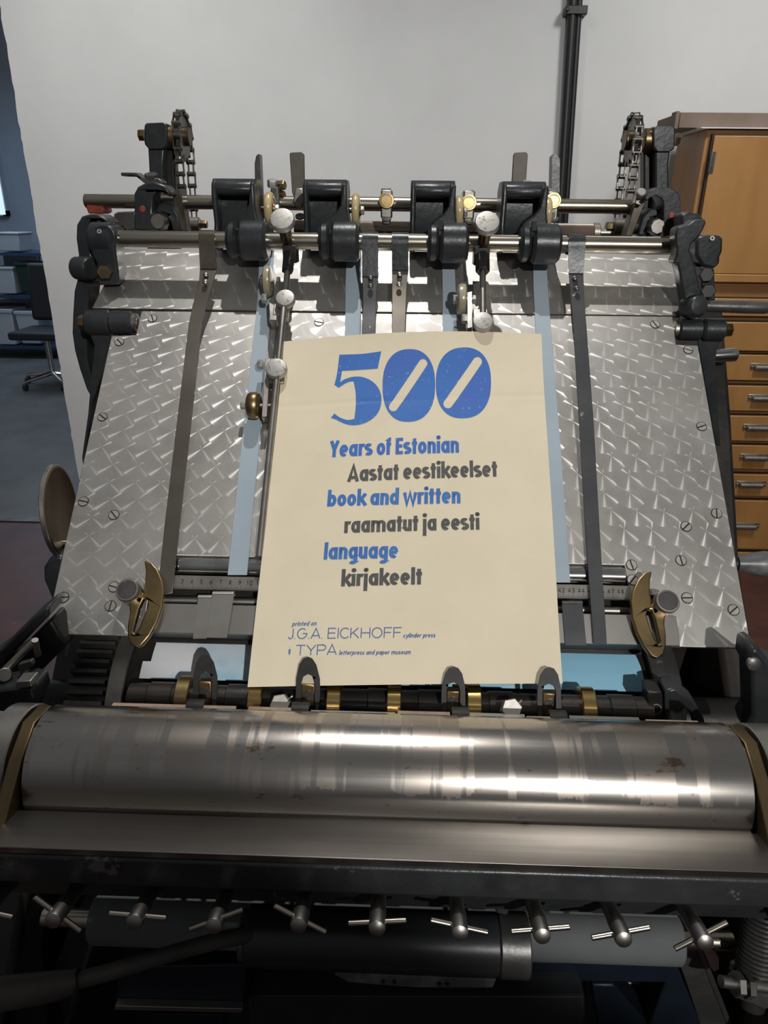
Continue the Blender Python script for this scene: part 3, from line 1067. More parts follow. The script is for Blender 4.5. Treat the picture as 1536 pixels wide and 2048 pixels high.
# ------------------------------------------------------------------ big steel roller, rail, cheeks
YR, ZR, RR = 0.461, H - 0.431, 0.0478
xa, xb = xat(42, YR, ZR), xat(1508, YR, ZR)
xa = oncyl(42, 1540, YR, ZR, RR).x; xb = oncyl(1508, 1555, YR, ZR, RR).x
t = thing('ductor_roller', 'large bare steel roller with brown water stains across the press', 'roller', ((xa + xb) / 2, YR, ZR - RR))
obj('barrel', MB().cyl((xa, YR, ZR), (xb, YR, ZR), RR, seg=128, bev=0.0012), MT['roller'], t)
obj('end_ring', MB().ring((xa - 0.024, YR, ZR), (1, 0, 0), RR + 0.0005, 0.02, 0.020, 96, 0.001), MT['steel'], t)
obj('end_ring', MB().ring((xb + 0.0255, YR, ZR), (1, 0, 0), RR + 0.0005, 0.02, 0.022, 96, 0.001), MT['steel'], t)
obj('journal', MB().cyl((xa - 0.06, YR, ZR), (xa + 0.01, YR, ZR), 0.03), MT['iron_dark'], t)
obj('journal', MB().cyl((xb - 0.01, YR, ZR), (xb + 0.06, YR, ZR), 0.03), MT['iron_dark'], t)

mb = MB()
zrail = at(230, 1421, YR + 0.058).z
mb.box((0, YR + 0.058, zrail - 0.012), (0.58, 0.012, 0.024))
t = thing('back_rail', 'narrow steel rail with tan tape strips right behind the big roller', 'rail', (0, YR + 0.06, zrail - 0.03))
obj('rail_bar', mb, MT['steel2'], t, bevel=0.001)
for x0_, x1_ in ((222, 470), (495, 610), (620, 790), (795, 900), (915, 1050), (1055, 1130), (1140, 1280), (1295, 1400)):
    A, B = xat(x0_, YR + 0.055, zrail), xat(x1_, YR + 0.055, zrail)
    q = MB(); q.box(((A + B) / 2, YR + 0.056, zrail + 0.0042 - 0.001 * (x0_ % 3)), (B - A, 0.013, 0.002))
    obj('tape_strip', q, MT['tanstrip'] if x0_ not in (620, 915, 1140) else MT['steel2'], t)

# cheeks at both ends of the ink duct
t = thing('duct_cheek', 'brown steel cheek plate at the left end of the big roller', 'cheek plate', (xa - 0.02, YR - 0.04, ZR - 0.06), 'cheek plates of the ink duct')
ch = [(0.500, -0.412), (0.482, -0.388), (0.455, -0.384), (0.428, -0.398), (0.395, -0.424), (0.372, -0.436), (0.372, -0.475), (0.50, -0.475)]
obj('plate', MB().xprism(ch, xa - 0.012, xa - 0.0015), MT['bronze_dark'], t, bevel=0.001)
obj('face_ring', MB().xprism([(0.470, -0.385), (0.440, -0.390), (0.400, -0.420), (0.40, -0.45), (0.47, -0.45)], xa - 0.05, xa - 0.028), MT['steel'], t, bevel=0.001)
t = thing('duct_cheek', 'brown steel cheek plate at the right end of the big roller', 'cheek plate', (xb + 0.02, YR - 0.04, ZR - 0.06), 'cheek plates of the ink duct')
obj('plate', MB().xprism(ch, xb + 0.0015, xb + 0.012), MT['bronze_dark'], t, bevel=0.001)

# ------------------------------------------------------------------ ink duct blade and its beam
yF, zF = 0.364, H - 0.4185
yB, zB = 0.4145, H - 0.4335
t = thing('ink_duct_plate', 'flat brushed steel plate lying in front of the big roller', 'plate', (0, yF, zF - 0.02))
pol = [(yF, zF - H), (yB, zB - H), (yB + 0.006, zB - H - 0.003), (yB + 0.004, zB - H - 0.008), (yF, zF - H - 0.006)]
obj('blade', MB().xprism(pol, -0.42, 0.42), MT['blade'], t, bevel=0.0006)
t = thing('duct_beam', 'thick black enamelled beam with chipped paint under the steel blade', 'beam', (0, yF + 0.01, zF - 0.06))
pol = [(yF - 0.0015, zF - H - 0.0062), (yF + 0.03, zF - H - 0.012), (yF + 0.06, zF - H - 0.04), (yF + 0.05, zF - H - 0.075), (yF + 0.022, zF - H - 0.075),
       (yF + 0.010, zF - H - 0.040), (yF - 0.0015, zF - H - 0.034)]
q = MB().xprism(pol, -0.42, 0.42)
obj('beam_bar', q, MT['iron_chip'], t, bevel=0.003)

# thumb screws
heads = [(105, 1842, 38), (268, 1845, 4), (427, 1853, -22), (597, 1852, 28), (754, 1858, -4), (920, 1867, 12), (1085, 1873, -6), (1248, 1880, -12), (1411, 1886, -30), (-42, 1836, 12)]
YH = 0.338
names = ['left end of the row, above the dark gear', 'above the left half of the grey roller', 'above the thin end of the hose', 'at the left end of the black tube', 'above the middle of the black tube',
         'above the right part of the black tube', 'beside the tube collar', 'above the right half of the grey roller', 'at the right end of the row', 'cut off by the photo edge']
for (sx, sy, ang), nm in zip(heads, names):
    h_ = at(sx, sy, YH)
    root = Vector((h_.x * 1.0, yF + 0.030, h_.z - 0.018))
    d = (root - h_).normalized()
    t = thing('thumb_screw', 'steel thumb screw with cross pin, ' + nm, 'thumb screw', h_, 'thumb screws along the duct beam')
    L = (root - h_).length
    q = MB().lathe(h_, d, [(-0.0015, 0), (-0.0012, 0.0035), (0.0, 0.0056), (0.0015, 0.0060), (0.020, 0.0060), (0.022, 0.0056), (L, 0.0056)], 24)
    obj('spindle', q, MT['bronze_dark'] if 0 else MT['steel'], t)
    c = h_ + d * 0.0075
    uu = CAMR @ Vector((math.cos(rad(-ang)), math.sin(rad(-ang)), 0))
    uu = (uu - d * uu.dot(d)).normalized()
    q = MB().cyl(c - uu * 0.0205, c + uu * 0.0205, 0.0020, seg=14, bev=0.0006)
    obj('cross_pin', q, MT['rod'], t)

# ------------------------------------------------------------------ what lies below the ink duct
YL = 0.475
zl = at(770, 1858, YL).z
xa, xb = xat(190, YL, zl), xat(1357, YL, zl)
t = thing('form_roller', 'matt grey covered roller behind the thumb screws', 'roller', ((xa + xb) / 2, YL, zl - 0.025))
obj('cover', MB().cyl((xa, YL, zl), (xb, YL, zl), 0.0225, seg=48, bev=0.002), MT['grey_cover'], t)
obj('spindle', MB().cyl((xa - 0.05, YL, zl), (xa + 0.01, YL, zl), 0.009), MT['rod'], t)
obj('spindle', MB().cyl((xb - 0.01, YL, zl), (xb + 0.05, YL, zl), 0.009), MT['rod'], t)
Yt = 0.425
zt_ = at(770, 1880, Yt).z
xa, xb, xc = xat(497, Yt, zt_), xat(995, Yt, zt_), xat(1054, Yt, zt_)
t = thing('guard_tube', 'glossy black half tube in front of the grey roller', 'tube', ((xa + xb) / 2, Yt, zt_ - 0.026))
obj('tube_body', MB().cyl((xa, Yt, zt_), (xb, Yt, zt_), 0.0245, seg=56, bev=0.001), MT['rubber'], t)
obj('collar', MB().cyl((xb, Yt, zt_), (xc, Yt, zt_), 0.0258, seg=56, bev=0.001), MT['iron_grey'], t)
obj('end_cap', MB().cyl((xa - 0.006, Yt, zt_), (xa, Yt, zt_), 0.0205, seg=56, bev=0.001), MT['iron_grey'], t)
A = xat(671, Yt - 0.012, zt_ - 0.03); B = xat(990, Yt - 0.012, zt_ - 0.03)
q = MB()
zs = zt_ - 0.0245
pts = [(A, 0), (A + 0.012, -0.009), ((A + B) / 2, -0.0125), (B - 0.002, -0.009), (B, 0.002), (A, 0.003)]
q.prism([pts], lambda a, b, d: Vector((a, d, zs + b - (d - (Yt - 0.016)) * 0.25)), Yt - 0.016, Yt - 0.009)
obj('bottom_strip', q, MT['handle_grey'], t, bevel=0.0006)
for k in (0.3, 0.37, 0.65, 0.70):
    xx = A + (B - A) * k
    q = MB().cyl((xx, Yt - 0.0155, zs - 0.005), (xx, Yt - 0.018, zs - 0.0045), 0.0016, seg=12)
    obj('rivet', q, MT['iron_dark'], t)

Yb = 0.50
t = thing('ink_bed', 'dark oily iron bed with glossy rails low in the press', 'bed', (0.02, Yb, at(768, 2100, Yb).z))
q = MB(); q.pxprism([(500, 1958), (1062, 1958), (1062, 1985), (500, 1985)], Yb, 0.05); obj('rail', q, MT['iron_dark'], t, bevel=0.002)
q = MB(); q.pxprism([(495, 1992), (1170, 1994), (1172, 2060), (490, 2060)], Yb - 0.03, 0.03); obj('rail', q, MT['rubber'], t, bevel=0.003)
fr_ = [(1040, 1925), (1352, 1925), (1412, 2075), (1290, 2075), (1330, 1966), (1062, 1962)]
q = MB(); q.pxprism(fr_, Yb - 0.005, 0.03); obj('bed_frame', q, MT['blue_dark'], t, bevel=0.002)
q = MB(); q.pxprism([(1184, 1970), (1228, 1970), (1320, 2075), (1200, 2075)], Yb, 0.03); obj('web', q, MT['blue_dark'], t, bevel=0.002)
q = MB(); q.pxprism([(1060, 1966), (1170, 1966), (1176, 2000), (1060, 1998)], Yb + 0.03, 0.02); obj('lug', q, MT['iron_grey'], t, bevel=0.002)
q = MB(); q.pxprism([(1228, 1967), (1325, 1967), (1300, 2075), (1240, 2000)], Yb + 0.04, 0.02); obj('web', q, MT['iron_grey'], t, bevel=0.002)

t = thing('ink_tray', 'dark blue tray low on the left behind the taped hose', 'tray', at(350, 2020, 0.46))
q = MB(); q.pxprism([(238, 1935), (492, 1930), (490, 2018), (226, 2012)], 0.46, 0.06); obj('tray_panel', q, MT['blue_dark'], t, bevel=0.002)
q = MB(); q.pxprism([(230, 2012), (485, 2018), (483, 2026), (228, 2020)], 0.452, 0.008); obj('tray_lip', q, MT['steel2'], t, bevel=0.0005)
q = MB(); q.pxprism([(305, 2028), (445, 2030), (445, 2070), (300, 2070)], 0.47, 0.03); obj('drawer_front', q, MT['blue_dark'], t, bevel=0.001)

for (poly, lab) in (([(140, 1852), (196, 1850), (128, 2075), (55, 2075)], 'brown steel runner rail slanting past the small dark gear'),
                    ([(1345, 1886), (1402, 1890), (1475, 2075), (1410, 2075)], 'brown steel runner rail slanting beside the coil spring')):
    t = thing('runner_rail', lab, 'rail', at(*poly[2], 0.49), 'runner rails low in the press')
    obj('rail_bar', MB().pxprism(poly, 0.50, 0.05), MT['iron_grey'], t, bevel=0.002)
    (xA, yA), (xB, yB_) = poly[1], poly[2]
    edge = [(xA - 8, yA + 6), (xA, yA + 6), (xB, yB_), (xB - 10, yB_)]
    obj('worn_edge', MB().pxprism(edge, 0.4985, 0.003), MT['steel2'], t)

# small gear on the left
gc = at(96, 1900, 0.56)
t = thing('drive_gear', 'dark greasy gear wheel low on the left under the thumb screws', 'gear', (gc.x, gc.y, gc.z - 0.07))
poly = []
for k in range(34):
    a_ = 2 * math.pi * k / 34
    for da, rr in ((-0.05, 0.064), (-0.032, 0.072), (0.032, 0.072), (0.05, 0.064)):
        poly.append((gc.y + 0.02 + rr * math.cos(a_ + da), gc.z - H - 0.03 + rr * math.sin(a_ + da)))
obj('gear_teeth', MB().xprism(poly, gc.x - 0.016, gc.x + 0.016), MT['iron_grey'], t, smooth=20)
obj('hub', MB().cyl((gc.x - 0.03, gc.y + 0.02, gc.z - 0.03), (gc.x + 0.02, gc.y + 0.02, gc.z - 0.03), 0.02), MT['iron_dark'], t)

# taped hose
t = thing('taped_hose', 'grey taped hose crossing the lower left corner', 'hose', at(150, 1960, 0.36))
pts = [at(-60, 1992, 0.345), at(0, 1988, 0.345), at(60, 1980, 0.35), at(110, 1972, 0.352), at(158, 1962, 0.355)]
obj('sleeve', MB().tube(pts, [0.012, 0.012, 0.0115, 0.0105, 0.0085], 18), MT['hose'], t)
pts = [at(150, 1962, 0.355), at(220, 1944, 0.36), at(300, 1920, 0.37), at(380, 1896, 0.385), at(450, 1878, 0.40), at(520, 1866, 0.42)]
obj('thin_hose', MB().tube(pts, [0.0062, 0.0062, 0.006, 0.0062, 0.0066, 0.0066], 16), MT['hose'], t)
c = at(157, 1962, 0.3545); d_ = (at(220, 1944, .36) - at(110, 1972, .352)).normalized()
obj('wire_tie', MB().torus(c, d_, 0.0080, 0.0012, 24, 8), MT['bronze_dark'], t)

# coil spring with nuts on the right
s0_, s1_p = at(1532, 1815, 0.46), at(1512, 1950, 0.44)
ax = (s1_p - s0_); L = ax.length; axd = ax.normalized()
_, uu, ww = frame_from(axd)
t = thing('coil_spring', 'dark coil spring on a bolt at the lower right edge', 'spring', s1_p)
pts = []
nt_ = 15
for k in range(nt_ * 16 + 1):
    a_ = 2 * math.pi * k / 16
    pts.append(s0_ + axd * (L * k / (nt_ * 16)) + (uu * math.cos(a_) + ww * math.sin(a_)) * 0.0165)
obj('coil', MB().tube(pts, 0.0019, 8), MT['iron_grey'], t)
obj('bolt_core', MB().cyl(s0_ - axd * 0.02, s1_p + axd * 0.03, 0.011), MT['iron_dark'], t)
obj('washer', MB().cyl(s1_p, s1_p + axd * 0.004, 0.022), MT['iron_grey'], t)
obj('nut', MB().hexa(s1_p + axd * 0.004, axd, 0.021, 0.014), MT['iron_grey'], t)
n0 = at(1468, 1968, 0.42)
t = thing('lock_bolt', 'steel lock bolt with two nuts below the coil spring', 'bolt', n0)
obj('thread', MB().cyl(n0 + Vector((-0.012, 0, 0.003)), n0 + Vector((0.04, 0.004, -0.01)), 0.005), MT['steel'], t)
obj('nut', MB().hexa(n0, Vector((1, 0.08, -0.2)), 0.0105, 0.007), MT['steel2'], t)
obj('nut', MB().hexa(n0 + Vector((0.009, 0, -0.002)), Vector((1, 0.08, -0.2)), 0.0105, 0.007), MT['iron_grey'], t)
q = MB(); q.pxprism([(1405, 1900), (1424, 1895), (1440, 1915), (1440, 1938), (1428, 1946), (1420, 1936)], 0.455, 0.006)
obj('lever_end', q, MT['chrome'], cat='lever', label='bright steel lever end beside the grey roller spindle', bevel=0.001)
q = MB(); q.pxprism([(985, 1785), (1012, 1782), (1028, 1800), (1015, 1832), (992, 1828)], 0.40, 0.02)
t = thing('duct_bracket', 'small iron bracket with slotted screw under the black beam', 'bracket', at(1005, 1830, 0.40))
obj('bracket_body', q, MT['iron_grey'], t, bevel=0.002)
c = at(1005, 1786, 0.398)
obj('screw', MB().lathe(c, (0.1, -1, 0.3), [(0, 0.004), (0.002, 0.004), (0.003, 0.003)], 16), MT['steel'], t)

# =================================================================== tapes, straps, rods over the board
def ribbon(name, left_px, right_px, offs, m, thick, parent=None, **kw):
    """strip over the board: matching pixels of its two edges with a height for each pair"""
    n = len(left_px)
    Lp = [pl(*p, o) for p, o in zip(left_px, offs)]
    Rp = [pl(*p, o) for p, o in zip(right_px, offs)]
    def fn(u, v):
        k = v * (n - 1); i = min(int(k), n - 2); f_ = k - i
        return Lp[i].lerp(Lp[i + 1], f_).lerp(Rp[i].lerp(Rp[i + 1], f_), u)
    q = MB().slab(fn, 2, (n - 1) * 3, thick)
    return obj(name, q, m, parent, **kw)


tapes = [([(519, 500), (515, 600), (487, 850), (455, 1150)], [(548, 500), (544, 600), (522, 850), (494, 1150)], 'far left pale blue tape running down to the slot roller left of the poster'),
         ([(693, 505), (691, 570), (689, 760)], [(723, 505), (722, 570), (722, 760)], 'pale blue tape disappearing under the poster beside a black strap'),
         ([(884, 505), (885, 570), (886, 760)], [(908, 505), (911, 570), (918, 760)], 'pale blue tape disappearing under the poster below the ring wheel'),
         ([(1066, 505), (1067, 580), (1082, 850), (1100, 1165)], [(1092, 505), (1096, 580), (1118, 850), (1141, 1165)], 'pale blue tape running down along the right edge of the poster')]
for L_, R_, lab in tapes:
    ribbon('conveyor_tape', L_, R_, [0.0022] * len(L_), MT['tape'], 0.0010, cat='tape', label=lab, group='blue grey tapes on the feed board', bevel=0.0003)

# ---- the two long round rods
YA = 0.90
za = at(228, 478, YA).z
xa, xb = xat(226, YA, za), xat(1353, YA, za)
RA = 0.0092
mb = MB().cyl((xa, YA, za), (xb, YA, za), RA, seg=40, bev=0.0006)
t = thing('cross_rod', 'long steel rod nearest the board, carrying the black brackets', 'rod', ((xa + xb) / 2, YA, za - RA))
obj('rod_bar', mb, MT['rod'], t)
mb = MB(); mb.box(((xa + xb) / 2, YA, za + RA - 0.0006), (xb - xa - 0.004, 0.0045, 0.0022))
obj('key_strip', mb, MT['steel'], t)
YU = 1.02
zu = at(171, 402, YU).z
xa, xb = xat(171, YU, zu), xat(1270, YU, zu)
RU = 0.0088
t = thing('cross_rod', 'long steel rod behind the brackets, with a free cut end at left', 'rod', ((xa + xb) / 2, YU, zu - RU))
obj('rod_bar', MB().cyl((xa, YU, zu), (xb, YU, zu), RU, seg=40, bev=0.0006), MT['rod'], t)

# fluted roller behind the rods
YFL = 1.06
zfl = at(890, 462, YFL).z
xa, xb = xat(590, YFL, zfl), xat(1184, YFL, zfl)
t = thing('fluted_roller', 'finely ribbed brown steel roller behind the lower rod', 'roller', ((xa + xb) / 2, YFL, zfl - 0.012))
n_ = 90
poly = []
for k in range(n_):
    a_ = 2 * math.pi * k / n_
    poly += [(YFL + 0.0112 * math.cos(a_), zfl - H + 0.0112 * math.sin(a_)), (YFL + 0.0118 * math.cos(a_ + 0.035), zfl - H + 0.0118 * math.sin(a_ + 0.035))]
obj('barrel', MB().xprism(poly, xa, xb), MT['fluted'], t, smooth=0)
obj('end_collar', MB().cyl((xb, YFL, zfl), (xat(1198, YFL, zfl), YFL, zfl), 0.0125, bev=0.001), MT['fluted'], t)
obj('journal', MB().cyl((xb, YFL, zfl), (xat(1260, YFL, zfl), YFL, zfl), 0.0055), MT['steel'], t)

# ---- four cast brackets clamped on the lower rod
zA = za


def zy(px, py, Y):
    return at(px, py, Y).z


def make_bracket(px_left, label):
    """cast bracket traced on the first one; x measured from its left edge"""
    x0 = at(px_left, 420, 0.935).x
    s = mpp(px_left, 420, 0.935)
    X = lambda p: x0 + p * s
    y0, y1 = 0.918, 0.972
    ztop, zlip, zbot = zA + 0.068, zA + 0.056, zA - 0.004
    t_ = thing('clamp_bracket', label, 'bracket', (X(57), YA, zA - 0.024), 'cast brackets on the lower rod')
    q = MB()
    # side walls, back wall, rounded top lip, bottom web
    wall = [(y1, ztop - H - 0.010), (y1 - 0.012, ztop - H), (y0 + 0.012, ztop - H), (y0 + 0.003, ztop - H - 0.006), (y0, ztop - H - 0.016),
            (y0 + 0.004, zA - H + 0.02), (y0 - 0.004, zA - H + 0.004), (y0 + 0.012, zA - H - 0.014), (y1 - 0.02, zA - H - 0.006), (y1, zA - H + 0.02)]
    q.xprism(wall, X(0), X(11))
    q.xprism(wall, X(74), X(87))
    lip = [(y1, ztop - H - 0.010), (y1 - 0.012, ztop - H), (y0 + 0.012, ztop - H), (y0 + 0.003, ztop - H - 0.006), (y0 + 0.001, ztop - H - 0.013), (y0 + 0.004, ztop - H - 0.018), (y1, ztop - H - 0.022)]
    q.xprism(lip, X(5), X(80))
    back = [(y1, ztop - H - 0.012), (y0 + 0.026, ztop - H - 0.012), (y0 + 0.020, zA - H + 0.018), (y0 + 0.008, zA - H + 0.006), (y0 + 0.012, zA - H - 0.004), (y1, zA - H + 0.0)]
    q.xprism(back, X(6), X(80))
    obj('frame_casting', q, MT['iron'], t_, bevel=0.0028)
    # web running from the right wall to the boss
    q = MB()
    loop = [(X(35), zA + 0.004), (X(38), zA + 0.014), (X(48), zA + 0.024), (X(66), zA + 0.032), (X(75), zA + 0.040), (X(80), zA + 0.062), (X(87), zA + 0.064),
            (X(88), zA + 0.034), (X(92), zA + 0.022), (X(99), zA + 0.018), (X(111), zA + 0.016), (X(113), zA + 0.004)]
    q.prism([loop], lambda a, b, d: Vector((a, d, b)), y0 - 0.006, y0 + 0.030)
    obj('web', q, MT['iron'], t_, bevel=0.003)
    # split clamp boss round the rod
    q = MB().ring((X(46), YA, zA), (1, 0, 0), 0.0205, RA + 0.0002, X(57) - X(35), 44, 0.004)
    obj('clamp_collar', q, MT['iron'], t_)
    q = MB().ring((X(86), YA, zA), (1, 0, 0), 0.0225, RA + 0.0002, X(114) - X(58.5), 44, 0.004)
    obj('clamp_boss', q, MT['iron'], t_)
    q = MB().ring((X(57.8), YA, zA), (1, 0, 0), 0.0150, RA + 0.0002, X(62) - X(55), 36)
    q.box((X(57.8), YA - 0.015, zA + 0.020), (X(62) - X(54), 0.006, 0.010))
    obj('slot_liner', q, MT['finger'], t_)
    return t_


lab_b = ['leftmost black cast bracket, between the long left strap and a round knob', 'second black cast bracket from the left, by the light upright blade',
         'third black cast bracket, just left of the right round knob', 'rightmost black cast bracket, next to the broad black strap']
for px_, lb in zip((431, 609.5, 820.5, 999), lab_b):
    make_bracket(px_, lb)


def make_wheel(px, py, Y, rpx, wpx, m, label, nut_px=None, group='ring wheels along the brackets'):
    c = at(px, py, Y); s = mpp(px, py, Y)
    R_, w_ = rpx * s, wpx * s
    t_ = thing('ring_wheel', label, 'wheel', c, group)
    pr = []
    for k in range(13):
        a_ = -math.pi / 2 + math.pi * k / 12
        pr.append((w_ / 2 * math.sin(a_) * 1.0, R_ - w_ * 0.5 + w_ * 0.5 * math.cos(a_) ** 0.8 if math.cos(a_) > 0 else R_ - w_ * 0.5))
    pr += [(w_ * 0.42, R_ * 0.62), (-w_ * 0.42, R_ * 0.62)]
    obj('tyre', MB().lathe(c, (1, 0, 0), pr, 40, closed=True), m, t_)
    obj('hub', MB().lathe(c, (1, 0, 0), [(-w_ * .35, R_ * .62), (w_ * .35, R_ * .62), (w_ * .45, R_ * .35), (w_ * .7, R_ * .3)], 28), MT['bronze'], t_)
    obj('axle_nut', MB().hexa(c + Vector((w_ * .65, 0, 0)), (1, 0, 0), R_ * .26, w_ * .45), MT['bright'], t_)
    obj('axle', MB().cyl(c - Vector((w_ * 1.6, 0, 0)), c + Vector((w_ * .7, 0, 0)), R_ * .16, seg=16), MT['steel'], t_)
    return t_


make_wheel(540, 418, 0.965, 32, 17, MT['ivory'], 'amber ring wheel beside the leftmost black bracket')
make_wheel(712, 421, 0.965, 32, 15, MT['ivory'], 'amber ring wheel beside the second black bracket')
make_wheel(917, 425, 0.965, 32, 16, MT['ivory'], 'amber ring wheel beside the third black bracket')
make_wheel(1092, 428, 0.965, 32, 16, MT['ivory'], 'amber ring wheel beside the rightmost black bracket')

# ---- straps hanging from the lower rod
def make_strap(hook, L_, R_, offs, m, mh, rivets, label):
    """hook: left px, right px on the rod"""
    xl_, xr_ = xat(hook[0], YA, zA), xat(hook[1], YA, zA)
    t_ = thing('hold_down_strap', label, 'strap', pl(L_[-1][0], L_[-1][1], offs[-1]), 'spring straps hanging from the lower rod')
    # loop round the rod, then its tail down to the rivets
    top_l, top_r = pl(*L_[0], offs[0] + 0.001), pl(*R_[0], offs[0] + 0.001)
    path = []
    r_ = RA + 0.0022
    for k in range(15):
        a_ = rad(-100) + rad(290) * k / 14        # from under the back over the top to the front
        path.append((YA + r_ * math.cos(a_ + math.pi / 2 - math.pi / 2), zA + r_ * math.sin(a_)))
    last = path[-1]
    tail = [(last[0] + (top_l.y - last[0]) * k, last[1] + (top_l.z - last[1]) * k) for k in (0.35, 0.7, 1.0)]
    path += tail
    n_ = len(path)
    def fn(u, v):
        k = v * (n_ - 1); i = min(int(round(k)), n_ - 1)
        y_, z_ = path[i]
        w_ = max(0, (i - 14) / 3) if i > 14 else 0
        a_ = Vector((xl_, y_, z_)).lerp(Vector((top_l.x, y_, z_)), w_)
        b_ = Vector((xr_, y_, z_)).lerp(Vector((top_r.x, y_, z_)), w_)
        return a_.lerp(b_, u)
    def nf(u, v):
        i = min(int(round(v * (n_ - 1))), n_ - 1)
        if i <= 14:
            y_, z_ = path[i]
            return Vector((0, y_ - YA, z_ - zA)).normalized()
        return Vector((0, -0.97, 0.2)).normalized()
    obj('hook', MB().slab(fn, 2, n_ - 1, 0.0018, nf), mh, t_, smooth=50)
    st = ribbon('strip', L_, R_, offs, m, 0.0016, t_, bevel=0.0004)
    for (rx, ry) in rivets:
        c = pl(rx, ry, offs[0] + 0.0012)
        obj('rivet', MB().lathe(c, EN, [(-0.001, 0.0032), (0.0006, 0.0032), (0.0016, 0.0022), (0.002, 0)], 16), MT['iron_grey'] if m is MT['strap_black'] else MT['steel'], t_)
    return t_


make_strap((402, 434), [(400, 537), (397, 575), (385, 610), (377, 650), (347, 900), (329, 1050), (314, 1192)], [(433, 537), (424, 575), (413, 610), (402, 650), (375, 900), (359, 1050), (345, 1186)],
           [0.026, 0.022, 0.018, 0.016, 0.010, 0.006, 0.004], MT['strap'], MT['strap_hook'], [(411, 549), (410, 563)], 'long brown steel strap down the left side of the board')
make_strap((725, 757), [(724, 552), (726, 580), (726, 610), (722, 690)], [(757, 552), (753, 580), (752, 610), (750, 690)],
           [0.024, 0.020, 0.016, 0.012], MT['strap_black'], MT['iron'], [(741, 555), (741, 571)], 'worn black strap going under the poster beside a blue tape')
make_strap((784, 817), [(784, 540), (784, 580), (784, 690)], [(817, 540), (813, 580), (809, 690)],
           [0.024, 0.019, 0.012], MT['strap'], MT['iron'], [(799, 548), (798, 568)], 'bare brown strap going under the poster near its top middle')
make_strap((1133, 1167), [(1138, 546), (1141, 590), (1147, 650), (1159, 850), (1170, 1050), (1187, 1286)], [(1167, 546), (1168, 590), (1173, 650), (1188, 850), (1199, 1050), (1214, 1290)],
           [0.026, 0.021, 0.017, 0.011, 0.007, 0.006], MT['strap_black'], MT['iron'], [(1150, 556), (1154, 576)], 'long worn black strap down the right side of the board')

# ---- guide rods with knobs and wheel holders
def knob(root, c, d, R_, m=None, neck=0.022, nr=0.55):
    q = MB().lathe(Vector(c), d, [(0, R_ * .86), (0.0015, R_), (0.0065, R_), (0.0085, R_ * .92), (0.0092, R_ * .6), (0.0093, 0)], 36)
    k = obj('knob_head', q, m or MT['bright'], root)
    q = MB().cyl(Vector(c) - Vector(d).normalized() * neck, Vector(c) + Vector(d).normalized() * 0.001, R_ * nr, seg=20)
    obj('knob_neck', q, MT['bronze_dark'], k)
    return k


KN = Vector((0, -0.80, 0.60)).normalized()
t = thing('guide_rod', 'slender steel guide rod hanging beside the left poster edge', 'rod', pl(518, 1112, 0.014))
g0, g1 = pl(578, 512, 0.038), pl(518, 1114, 0.012)
obj('rod_bar', MB().cyl(g0, g1, 0.0036, seg=18), MT['steel'], t)
q = MB(); q.box(Vector((g0.x, YA - 0.001, zA - 0.014)), (0.016, 0.024, 0.020)); q.cyl(g0 + (g1 - g0).normalized() * -0.004, g0 + (g1 - g0).normalized() * 0.022, 0.0072, seg=6)
obj('hanger_block', q, MT['iron_dark'], t, bevel=0.001)
kc = at(566, 446, 0.868)
knob(t, kc, KN, 0.0142, neck=0.030, nr=0.5)
t = thing('guide_rod', 'short dark guide rod hanging beside the right wheel holder, under a knob', 'rod', pl(966, 655, 0.03))
h0, h1 = pl(965, 515, 0.042), pl(966, 652, 0.034)
obj('rod_bar', MB().cyl(h0, h1, 0.0036, seg=18), MT['steel'], t)
q = MB(); q.box(Vector((h0.x, YA - 0.001, zA - 0.014)), (0.018, 0.024, 0.020)); q.cyl(h0 + (h1 - h0).normalized() * -0.004, h0 + (h1 - h0).normalized() * 0.020, 0.0085, seg=6)
obj('hanger_block', q, MT['iron_dark'], t, bevel=0.001)
kc = at(973, 452, 0.868)
knob(t, kc, KN, 0.0142, neck=0.030, nr=0.5)


